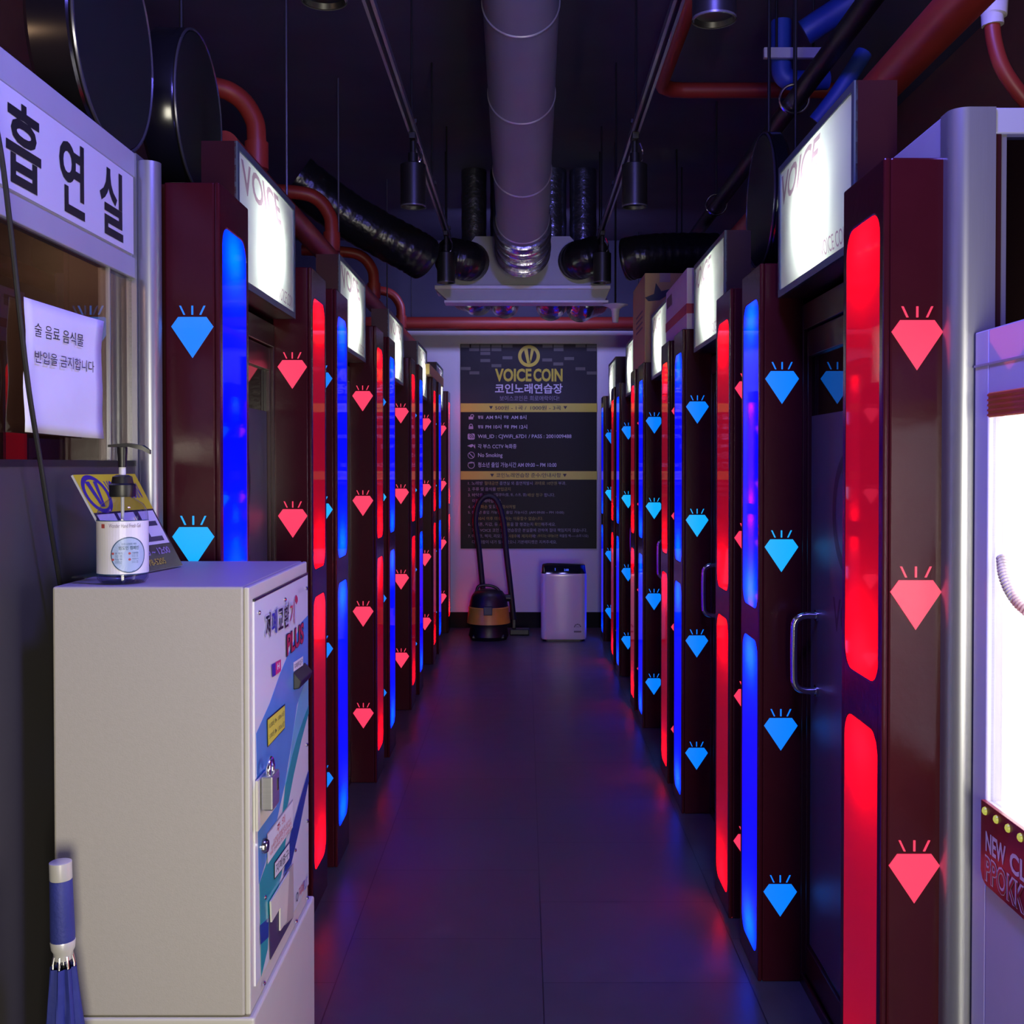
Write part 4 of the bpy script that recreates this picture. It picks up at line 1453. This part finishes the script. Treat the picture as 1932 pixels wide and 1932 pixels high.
put_text(mb, '1', fd, None, 0.020, 0.01, -0.072, 0.026)
put_text(mb, '2:00', fd, None, 0.016, 0.01, 0.002, 0.024)
mb.build('display_digits', emis_mat('blue_display', (0.05, 0.12, 1.0), 1.2), ctl)
MB().prism([(p_ * 0.93, q_ * 0.93, 0.0) for p_, q_ in outl], (0, 0, 0.0155)).build('base', M_BLACK, ap)
lx, lz = aw * 0.30, 0.115
mb = MB()
for k in range(5):
    a, b_ = radians(180 - 36 * k), radians(180 - 36 * (k + 1) + 5)
    pts = [(lx + 0.030 * cos(a), -0.1105, lz + 0.030 * sin(a)), (lx + 0.030 * cos(b_), -0.1105, lz + 0.030 * sin(b_)), (lx + 0.020 * cos(b_), -0.1105, lz + 0.020 * sin(b_)), (lx + 0.020 * cos(a), -0.1105, lz + 0.020 * sin(a))]
    mb.poly(pts)
put_text(mb, '99.9', lambda a, b_: (lx + a, -0.1105, b_), 0.024, 0.010, 0.01, 0, lz - 0.002, 'C')
mb.poly([(lx - 0.03, -0.1105, lz - 0.042), (lx + 0.03, -0.1105, lz - 0.042), (lx + 0.03, -0.1105, lz - 0.028), (lx - 0.03, -0.1105, lz - 0.028)])
mb.build('energy_sticker', mat('sticker_grey', (0.14, 0.13, 0.17, 1), 0.5), ap)

# ================================================================== CEILING: TRACKS, SPOTLIGHTS
TZ = CAMZ + 1.345
for sx, lab in ((-0.455, 'long dark ceiling light track on hanger rods, left of the silver duct'), (0.448, 'long dark ceiling light track on hanger rods, right of the silver duct')):
    tr = thing('light_track', (sx, 2.0, TZ), lab, 'light track', 'ceiling light tracks')
    ch = MB()
    y1_ = 6.15 * S - 2.0
    ch.box(-0.016, 0.016, 0, y1_, 0.022, 0.026)
    ch.box(-0.016, -0.012, 0, y1_, 0, 0.022)
    ch.box(0.012, 0.016, 0, y1_, 0, 0.022)
    ch.build('channel', mat('grey_track', (0.16, 0.16, 0.18, 1), 0.35, metal=0.7), tr)
    lip = MB()
    lip.box(-0.017, -0.007, 0, y1_, -0.002, 0.0)
    lip.box(0.007, 0.017, 0, y1_, -0.002, 0.0)
    lip.build('track_lip', mat('bright_track', (0.38, 0.38, 0.42, 1), 0.3, metal=0.7), tr)
    for d in (4.15, 5.05, 6.0):
        MB().tube([(0.0, d * S - 2.0, 0.026), (0.0, d * S - 2.0, CEIL - TZ)], 0.004, 8).build('hanger_rod', M_BLACKM, tr)
        MB().box(-0.022, 0.022, d * S - 2.02, d * S - 1.98, 0.024, 0.04).build('rod_clamp', M_BLACKM, tr)
SPL = {(-1, 0): 'black cylinder spotlight at the top edge, nearest on the left track', (1, 0): 'black cylinder spotlight with pale rim, nearest on the right track',
       (-1, 1): 'black cylinder spotlight halfway along the left track', (1, 1): 'black cylinder spotlight halfway along the right track',
       (-1, 2): 'black cylinder spotlight at the far end of the left track, before the ducts', (1, 2): 'black cylinder spotlight at the far end of the right track, before the ducts'}
sp0 = None
for side in (-1, 1):
    for i, d in enumerate((2.34 if side < 0 else 2.44, 4.2, 5.95)):
        loc = ((-0.455 if side < 0 else 0.448), d * S, TZ)
        if sp0 is None:
            sp0 = thing('spotlight', loc, SPL[(side, i)], 'spotlight', 'track spotlights')
            MB().box(-0.013, 0.013, -0.045, 0.045, -0.028, -0.002).build('adapter', M_BLACKM, sp0, bevel=0.002)
            MB().lathe([(0.012, -0.028), (0.012, -0.075), (0.020, -0.078), (0.020, -0.125)], (0, 0, 0), 'Z', 16).build('stem', M_BLACKM, sp0, smooth=True)
            MB().lathe([(0.046, -0.122), (0.052, -0.126), (0.052, -0.292), (0.049, -0.294), (0.045, -0.282), (0.001, -0.280)], (0, 0, 0), 'Z', 32).build('housing', M_BLACK, sp0, smooth=True)
            MB().lathe([(0.0525, -0.296), (0.0525, -0.291), (0.048, -0.296)], (0, 0, 0), 'Z', 32, close=False).build('rim', mat('rim_grey', (0.12, 0.12, 0.13, 1), 0.35, metal=0.5), sp0, smooth=True)
            MB().tube(smooth_path([(0.02, 0, -0.035), (0.035, 0.01, -0.07), (0.03, 0.0, -0.105), (0.016, 0, -0.125)], 5), 0.004, 8).build('lead', M_CHROME, sp0, smooth=True)
        else:
            c = copy_tree(sp0)
            c.location = loc
            c['label'] = SPL[(side, i)]

# ================================================================== MAIN SILVER DUCT
def ducted(u0, v0, d0, u1, v1, d1):
    return PY(u0, v0, d0 * S), PY(u1, v1, d1 * S)


D0 = Vector((PY(982, 0, 3.66 * S).x, 3.66 * S, PY(982, 0, 3.66 * S).z + 0.145))
D1 = Vector((PY(986, 470, 5.70 * S).x, 5.70 * S, PY(986, 470, 5.70 * S).z + 0.145))
dirv = (D1 - D0)
Dm = D0 - dirv * 0.9
M_DUCT = mat('galvanised_duct', (0.19, 0.19, 0.25, 1), 0.62, metal=0.1, var=0.08, vscale=6)
du = thing('round_duct', D1, 'long silver round duct running along the middle of the ceiling', 'duct')
MB().tube([Dm - D1, Vector((0, 0, 0))], 0.145, 48).build('duct_pipe', M_DUCT, du, smooth=True)
for vb_ in (-260, 78, 240, 376, 463):
    lo, hi = -0.95, 1.0
    for _ in range(50):
        m_ = (lo + hi) / 2
        p_ = D0 + dirv * m_ - Vector((0, 0, 0.147))
        dd = p_ - Vector((0, 0, CAMZ))
        vv_ = CY - K * dd.dot(UP) / dd.dot(FW)
        if vv_ < vb_:
            lo = m_
        else:
            hi = m_
    cpt = D0 + dirv * lo - D1
    dn = dirv.normalized() * 0.006
    MB().tube([cpt - dn, cpt - dn * 0.4, cpt + dn * 0.4, cpt + dn], 0.148, 48, True, [0.1455, 0.1495, 0.1495, 0.1455]).build('duct_band', mat('bright_band', (0.55, 0.55, 0.6, 1), 0.3, metal=0.7), du, smooth=True)
# crinkled sleeve
cr = [D1 - D1 + dirv.normalized() * 0.03 * k + Vector((0, 0, -0.0015 * k)) for k in range(0, 13)]
cr = smooth_path(cr, 4)
random.seed(3)
MB().tube(cr, 0.15, 40, True, [0.152 + 0.010 * sin(i * 1.6) + random.uniform(-0.004, 0.004) for i in range(len(cr))]).build('foil_sleeve', mat('foil', (0.30, 0.30, 0.36, 1), 0.26, metal=0.9, bump=0.35, bscale=25), du, smooth=True)

# ================================================================== CEILING FAN-COIL UNIT
uy = 6.25 * S
ua, ub_ = PY(820, 545, uy), PY(1152, 545, uy)
uz_mid, uz_lo, uz_lo2 = ua.z, PY(980, 566, uy).z, PY(980, 571, uy).z
uz_hi = PY(980, 538, uy).z
uz_top = PY(980, 442, uy).z
un = thing('ventilation_unit', ((ua.x + ub_.x) / 2, uy, uz_lo2), 'grey ceiling ventilation unit where the silver duct ends', 'ventilation unit')
UL = Vector(un.location)
sh = lambda mb: shift(mb, UL)
M_UNIT = mat('grey_unit_steel', (0.26, 0.26, 0.30, 1), 0.45, metal=0.4, var=0.08)
wdt = ub_.x - ua.x
x0, x1 = ua.x, ub_.x
i0, i1 = PY(838, 570, uy).x, PY(1148, 570, uy).x
sh(MB().box(x0, x1, uy, uy + 0.30, uz_mid, uz_hi)).build('upper_lip', mat('unit_pale_steel', (0.48, 0.48, 0.54, 1), 0.4, metal=0.3), un, bevel=0.002)
sh(MB().prism([(x0 + 0.004, uy + 0.01, uz_mid), (x1 - 0.004, uy + 0.01, uz_mid), (i1 - 0.02, uy + 0.01, uz_lo), (i0 + 0.02, uy + 0.01, uz_lo)], (0, 0.13, 0))).build('tray', M_UNIT, un)
sh(MB().box(i0, i1, uy - 0.002, uy + 0.145, uz_lo2, uz_lo)).build('lower_lip', MATS['unit_pale_steel'], un, bevel=0.002)
t0, t1 = PY(896, 442, uy).x, PY(1076, 442, uy).x
b0_, b1_ = PY(836, 530, uy).x, PY(1146, 530, uy).x
sh(MB().prism([(b0_, uy + 0.06, uz_hi), (b1_, uy + 0.06, uz_hi), (b1_ - 0.05, uy + 0.06, uz_hi + 0.12), (t1, uy + 0.06, uz_top), (t0, uy + 0.06, uz_top), (b0_ + 0.05, uy + 0.06, uz_hi + 0.12)], (0, 0.30, 0))).build('plenum', M_UNIT, un)
for xx in (x0 + 0.05, x1 - 0.05):
    sh(MB().tube([(xx, uy + 0.25, uz_hi), (xx, uy + 0.25, CEIL)], 0.005, 8)).build('hanger_rod', M_BLACKM, un)

# flexible ducts
M_FLEX = mat('black_foil_duct', (0.012, 0.012, 0.015, 1), 0.28, metal=0.3, bump=0.6, bscale=18)
M_FLEXS = mat('silver_foil_duct', (0.24, 0.25, 0.32, 1), 0.22, metal=0.9, bump=0.5, bscale=28)


def flex(name, pts, r, m, label, group, seed=1):
    random.seed(seed)
    path = smooth_path(pts, 14)
    rad = [r * (1 + 0.016 * sin(i * 1.9) + random.uniform(-0.012, 0.012)) for i in range(len(path))]
    o = MB().tube(path, r, 28, True, rad).build(name, m, smooth=True)
    return tag(o, label, 'duct', group)


d_ = 6.0 * S
flex('flexible_duct', [PY(560, 335, 5.7 * S), PY(640, 396, 5.78 * S), PY(710, 438, 5.84 * S), PY(778, 474, 5.9 * S), PY(800, 488, 5.95 * S)], 0.128, M_FLEX, 'fat black foil duct reaching from the left booths to the ventilation unit', 'black foil ducts', 2)
flex('flexible_duct', [PY(845, 486, 6.22 * S), PY(862, 488, 6.18 * S), PY(880, 492, 6.2 * S), PY(888, 494, 6.30 * S)], 0.118, M_FLEX, 'short black foil duct on the left of the ventilation unit', 'black foil ducts', 4)
flex('flexible_duct', [PY(1124, 482, 6.22 * S), PY(1110, 486, 6.18 * S), PY(1095, 490, 6.2 * S), PY(1088, 492, 6.30 * S)], 0.115, M_FLEX, 'short black foil duct on the right of the ventilation unit', 'black foil ducts', 5)
flex('flexible_duct', [PY(1350, 480, 6.0 * S), PY(1270, 480, 5.95 * S), PY(1210, 484, 5.92 * S), PY(1180, 490, 5.95 * S)], 0.122, M_FLEX, 'fat black foil duct reaching from the right booths to the ventilation unit', 'black foil ducts', 6)
names4 = ['leftmost of four silver foil ducts under the ventilation unit', 'second from left of four silver foil ducts under the ventilation unit',
          'third from left of four silver foil ducts under the ventilation unit', 'rightmost of four silver foil ducts under the ventilation unit, beside the white antenna']
for i, (u, v) in enumerate(((896, 592), (950, 597), (1040, 601), (1098, 604))):
    c = PY(u, v, 7.0 * S)
    rr = (0.085, 0.088, 0.100, 0.092)[i]
    flex('silver_flexible_duct', [(c.x, 6.90 * S, CEIL - 0.001), (c.x, 6.90 * S, c.z + 0.35), (c.x, 6.92 * S, c.z + rr + 0.05), (c.x, 7.05 * S, c.z + rr), (c.x + 0.01, 7.4 * S, c.z + rr + 0.05), (c.x + (c.x * 0.4), 7.9 * S, c.z + rr + 0.16)], rr, M_FLEXS, names4[i], 'silver foil ducts', 10 + i)

# antenna
ac = PY(1161, 576, 6.3 * S)
an = thing('ceiling_antenna', ac, 'white disc and stem ceiling antenna hanging beside the ventilation unit', 'antenna')
MB().lathe([(0.005, 0.012), (0.078, 0.003), (0.078, 0.0), (0.05, -0.008), (0.028, -0.022), (0.023, -0.04), (0.018, -0.105), (0.001, -0.106)], (0, 0, 0), 'Z', 32).build('antenna_dome', mat('white_plastic', (0.62, 0.62, 0.68, 1), 0.4), an, smooth=True)
MB().tube([(0, 0, 0.010), (0, 0, CEIL - ac.z)], 0.006, 8).build('drop_rod', M_BLACKM, an)

# ================================================================== PIPES
PZ = 2.44
def hung_pipe(a, b, r, label, rods):
    o = thing('red_pipe', a, label, 'pipe')
    a, b = Vector(a), Vector(b)
    MB().tube([Vector((0, 0, 0)), b - a], r, 20).build('pipe_run', M_RED, o, smooth=True)
    for t_ in rods:
        q = a.lerp(b, t_) - a
        MB().tube([q + Vector((0, 0, r - 0.003)), q + Vector((0, 0, CEIL - a.z))], 0.005, 8).build('hanger_rod', M_BLACKM if r != 0.047 else MATS['grey_track'], o)
    return o


hung_pipe((-0.95, 3.25 * S, PZ), (-0.95, 8.62 * S, PZ), 0.047, 'long red sprinkler pipe running above the left booth row', ((4.11 - 3.25) / 5.37, (5.25 - 3.25) / 5.37, (7.1 - 3.25) / 5.37))
hung_pipe((0.95, 1.5 * S, PZ), (0.95, 8.55 * S, PZ), 0.050, 'long red sprinkler pipe running above the right booth row', (0.3, 0.7))
by = 8.72 * S
bz = PY(980, 610, by).z
hung_pipe((-1.6, by, bz), (1.6, by, bz), 0.054, 'red pipe crossing the corridor above the white end wall', (0.2, 0.8))
BRL = ['curved red branch pipe above the nearest left booth sign', 'curved red branch pipe above the second left booth', 'curved red branch pipe above the third left booth', 'curved red branch pipe above the fourth left booth']
for i in range(4):
    d = (3.67 + 1.42 * i) * S
    pts = [(-0.955, d, PZ + 0.045), (-0.955, d, PZ + 0.15), (-0.965, d, PZ + 0.225), (-1.02, d - 0.01, PZ + 0.30), (-1.12, d - 0.03, PZ + 0.33), (-1.4, d - 0.05, PZ + 0.34)]
    br = thing('red_branch_pipe', (-0.955, d, PZ), BRL[i], 'pipe', 'red branch pipes')
    bo = Vector(br.location)
    MB().tube([Vector(p) - bo for p in smooth_path(pts, 6)], 0.034, 16).build('bend', M_RED, br, smooth=True)
    MB().tube([(0, 0, 0.046), (0, 0, 0.14)], 0.042, 16).build('collar', M_RED, br, smooth=True)
el = [(0.63, 1.9 * S, 3.2), (0.63, 4.0 * S, 3.2), (0.63, 4.76 * S, 3.2), (0.648, 4.82 * S, 3.2), (0.69, 4.86 * S, 3.2), (0.75, 4.87 * S, 3.2), (1.6, 4.87 * S, 3.2)]
rp = thing('red_pipe', el[2], 'red ceiling pipe turning a corner beside the right light track', 'pipe')
MB().tube([Vector(p) - Vector(el[2]) for p in el], 0.036, 16).build('pipe_run', M_RED, rp, smooth=True)
for yy in (-2.2, -0.3):
    MB().tube([(0, yy, 0.034), (0, yy, CEIL - el[2][2])], 0.004, 8).build('hanger_rod', M_BLACKM, rp)
bp = thing('black_pipe', (1.04, 2.0 * S, 2.834), 'long black pipe on ring hangers above the right booth row', 'pipe')
MB().tube([(0, 0, 0), (0, 5.8 * S, 0)], 0.036, 18).build('pipe_run', M_BLACKM, bp, smooth=True)
for d in (3.98, 5.59, 6.82):
    yy = (d - 2.0) * S
    rg = [(0.056 * cos(2 * pi * k / 24), yy, 0.010 + 0.056 * sin(2 * pi * k / 24)) for k in range(25)]
    MB().tube(rg, 0.006, 8, False).build('ring_hanger', M_CHROME, bp, smooth=True)
    MB().tube([(0, yy, 0.064), (0, yy, CEIL - 2.834)], 0.005, 8).build('hanger_rod', M_BLACKM, bp)
# blue lagged pipes over the right row
bl_ = smooth_path([PY(1660, -40, 3.9 * S), PY(1600, 8, 3.95 * S), PY(1545, 44, 4.0 * S), PY(1518, 62, 4.02 * S)], 6)
tag(MB().tube(bl_, 0.050, 18).build('blue_pipe', M_BLUE, smooth=True), 'fat blue lagged pipe slanting across the upper right ceiling', 'pipe')
bl_ = smooth_path([PY(1474, 40, 4.12 * S), PY(1474, 110, 4.12 * S), PY(1478, 142, 4.12 * S), PY(1500, 152, 4.12 * S), PY(1560, 150, 4.14 * S)], 8)
tag(MB().tube(bl_, 0.040, 18).build('blue_pipe', M_BLUE, smooth=True), 'blue lagged pipe bending under the grey ceiling bracket', 'pipe')
bl_ = smooth_path([PY(1630, 100, 3.6 * S), PY(1605, 140, 3.6 * S), PY(1575, 185, 3.62 * S), PY(1540, 230, 3.65 * S)], 6)
tag(MB().tube(bl_, 0.030, 16).build('blue_pipe', M_BLUE, smooth=True), 'thin blue lagged pipe behind the right sprinkler pipe', 'pipe')
ba, bb = PY(1440, 112, 4.12 * S - 0.05), PY(1562, 84, 4.12 * S - 0.05)
br = thing('pipe_bracket', (ba.x, ba.y, ba.z), 'grey metal channel bracket carrying the blue pipes', 'bracket')
wbr = bb.x - ba.x
MB().box(0, wbr, -0.02, 0.0, 0, 0.04).build('channel', M_ALU_PAINT, br)
for xx in (0.05, wbr - 0.06):
    MB().tube([(xx, -0.01, 0.04), (xx, -0.01, CEIL - ba.z)], 0.005, 8).build('hanger_rod', M_BLACKM, br)
# hose at the top right corner
hq = thing('sprinkler_hose', PY(1871, 45, 2.5 * S), 'red flexible hose with white connector in the upper right corner', 'hose')
H0 = Vector(hq.location)
MB().tube([p - H0 for p in smooth_path([PY(1871, 42, 2.5 * S), PY(1876, 80, 2.5 * S), PY(1890, 125, 2.5 * S), PY(1915, 165, 2.5 * S), PY(1950, 205, 2.5 * S), PY(2000, 245, 2.5 * S)], 10)], 0.0185, 16).build('hose', M_RED, hq, smooth=True)
MB().tube([PY(u, v, 2.5 * S) - H0 for u, v in ((1873, 48), (1872, 30), (1875, 28), (1877, -6), (1880, -10), (1883, -40))], 0, 14, True, [0.026, 0.026, 0.031, 0.031, 0.025, 0.025]).build('connector', mat('pale_plastic', (0.55, 0.52, 0.55, 1), 0.5), hq, smooth=True)

# ================================================================== BLACK DRUMS
M_DRUM = mat('black_drum_skin', (0.007, 0.009, 0.010, 1), 0.42, var=0.1)
M_DRUMR = mat('black_drum_rim', (0.005, 0.005, 0.008, 1), 0.18)


def drum(c, sx, R, depth, label):
    o = thing('round_black_drum', c, label, 'drum', 'round black drums above the booths')
    prof = [(R * 0.94, -depth / 2), (R, -depth / 2 + 0.012), (R, depth / 2 - 0.012), (R * 0.96, depth / 2)]
    s_ = sx
    MB().lathe([(a, b_ * s_) for a, b_ in prof], (0, 0, 0), 'X', 64).build('shell', M_DRUMR, o, smooth=True)
    MB().lathe([(R * 0.955, s_ * (depth / 2 + 0.001)), (R * 0.9, s_ * (depth / 2 - 0.006)), (0.001, s_ * (depth / 2 - 0.010))], (0, 0, 0), 'X', 64).build('face', M_DRUM, o, smooth=True)
    pts = [(s_ * depth / 2, R * 0.985 * cos(2 * pi * k / 64), R * 0.985 * sin(2 * pi * k / 64)) for k in range(65)]
    MB().tube(pts, 0.004, 6, False).build('rim_hoop', M_CHROME if False else mat('hoop_grey', (0.10, 0.10, 0.12, 1), 0.25, metal=0.6), o, smooth=True)
    MB().tube([(0, 0, R * 0.98), (0, 0, CEIL - c[2])], 0.006, 8).build('hanger_rod', M_BLACKM, o)
    return o


drum((-0.93, 2.22 * S, 2.345), 1, 0.235, 0.10, 'round black drum hanging over the smoking room, nearest of the two on the left')
drum((-0.965, 2.90 * S, 2.42), 1, 0.225, 0.10, 'round black drum hanging behind the first one, over the first left booth')
drum((0.86, 3.63 * S, 2.36), -1, 0.235, 0.06, 'round black drum hanging behind the nearest right booth sign')

# ================================================================== CARTONS ON THE BOOTHS
M_CARD = mat('brown_cardboard', (0.52, 0.38, 0.13, 1), 0.8, var=0.08, bump=0.08, bscale=40)
M_CARD2 = mat('pale_cardboard', (0.62, 0.57, 0.48, 1), 0.75, var=0.06)


def carton(name, u_far, u_near, X, z0, zt_near_v, v_dummy, wx, m, label):
    y1_ = X * K / (u_far - 990)
    y0_ = X * K / (u_near - 990)
    if y0_ > y1_:
        y0_, y1_ = y1_, y0_
    zt_ = PY(u_near, zt_near_v, y0_).z
    o = thing(name, (X, y0_, z0), label, 'box', 'cartons stored on top of the booths')
    xs = 1 if X > 0 else -1
    MB().box(0, xs * wx, 0, y1_ - y0_, 0, zt_ - z0).build('box_body', m, o, bevel=0.004)
    return o, y1_ - y0_, zt_ - z0


bx1, ly, lzz = carton('cardboard_box', 1194, 1216, 0.655, 1.988, 515, 0, 0.22, M_CARD, 'tall brown cardboard carton standing on a right booth, printed with a black bird mark')
mb = MB()
bird = [(0.10, 0.28), (0.15, 0.30), (0.16, 0.36), (0.19, 0.315), (0.25, 0.33), (0.22, 0.29), (0.18, 0.265), (0.12, 0.26)]
mb.poly([(a - 0.100, -0.0015, b_ + 0.075) for a, b_ in bird])
mb.build('printed_mark', M_INK, bx1)
mb = MB()
for k in range(4):
    mb.poly([(-0.0015, 0.10, 0.20 + 0.03 * k), (-0.0015, 0.45, 0.20 + 0.03 * k), (-0.0015, 0.45, 0.212 + 0.03 * k), (-0.0015, 0.10, 0.212 + 0.03 * k)])
mb.build('printed_lines', mat('faded_print', (0.13, 0.10, 0.06, 1), 0.8), bx1)
MB().box(0.08, 0.14, -0.002, 0.0, lzz - 0.05, lzz - 0.001).build('tape', mat('parcel_tape', (0.33, 0.26, 0.15, 1), 0.3), bx1)
bx2, ly, lzz = carton('striped_carton', 1256, 1295, 0.665, 1.988, 505, 0, 0.30, M_CARD2, 'pale carton with a red stripe standing on a right booth')
mb = MB()
mb.box(-0.0015, 0.3015, -0.0015, ly + 0.0015, lzz * 0.26, lzz * 0.42)
mb.build('red_stripe', mat('carton_red', (0.40, 0.05, 0.05, 1), 0.7), bx2)
mb = MB()
mb.poly([(-0.002, 0.45, lzz * 0.86), (-0.002, 0.62, lzz * 0.86), (-0.002, 0.62, lzz * 0.66), (-0.002, 0.45, lzz * 0.66)])
mb.build('printed_lines', MATS['faded_print'], bx2)
bx3, ly, lzz = carton('cardboard_box', 837, 811, -0.655, 1.988 + DZ_L, 686, 0, 0.30, M_CARD, 'small brown carton standing on the last left booth')
MB().box(-0.20, -0.10, -0.002, 0.0, 0.0, lzz).build('tape', MATS['parcel_tape'], bx3)

# remove the test helper object list left by text creation
for c_ in list(bpy.data.meshes):
    if c_.users == 0:
        bpy.data.meshes.remove(c_)
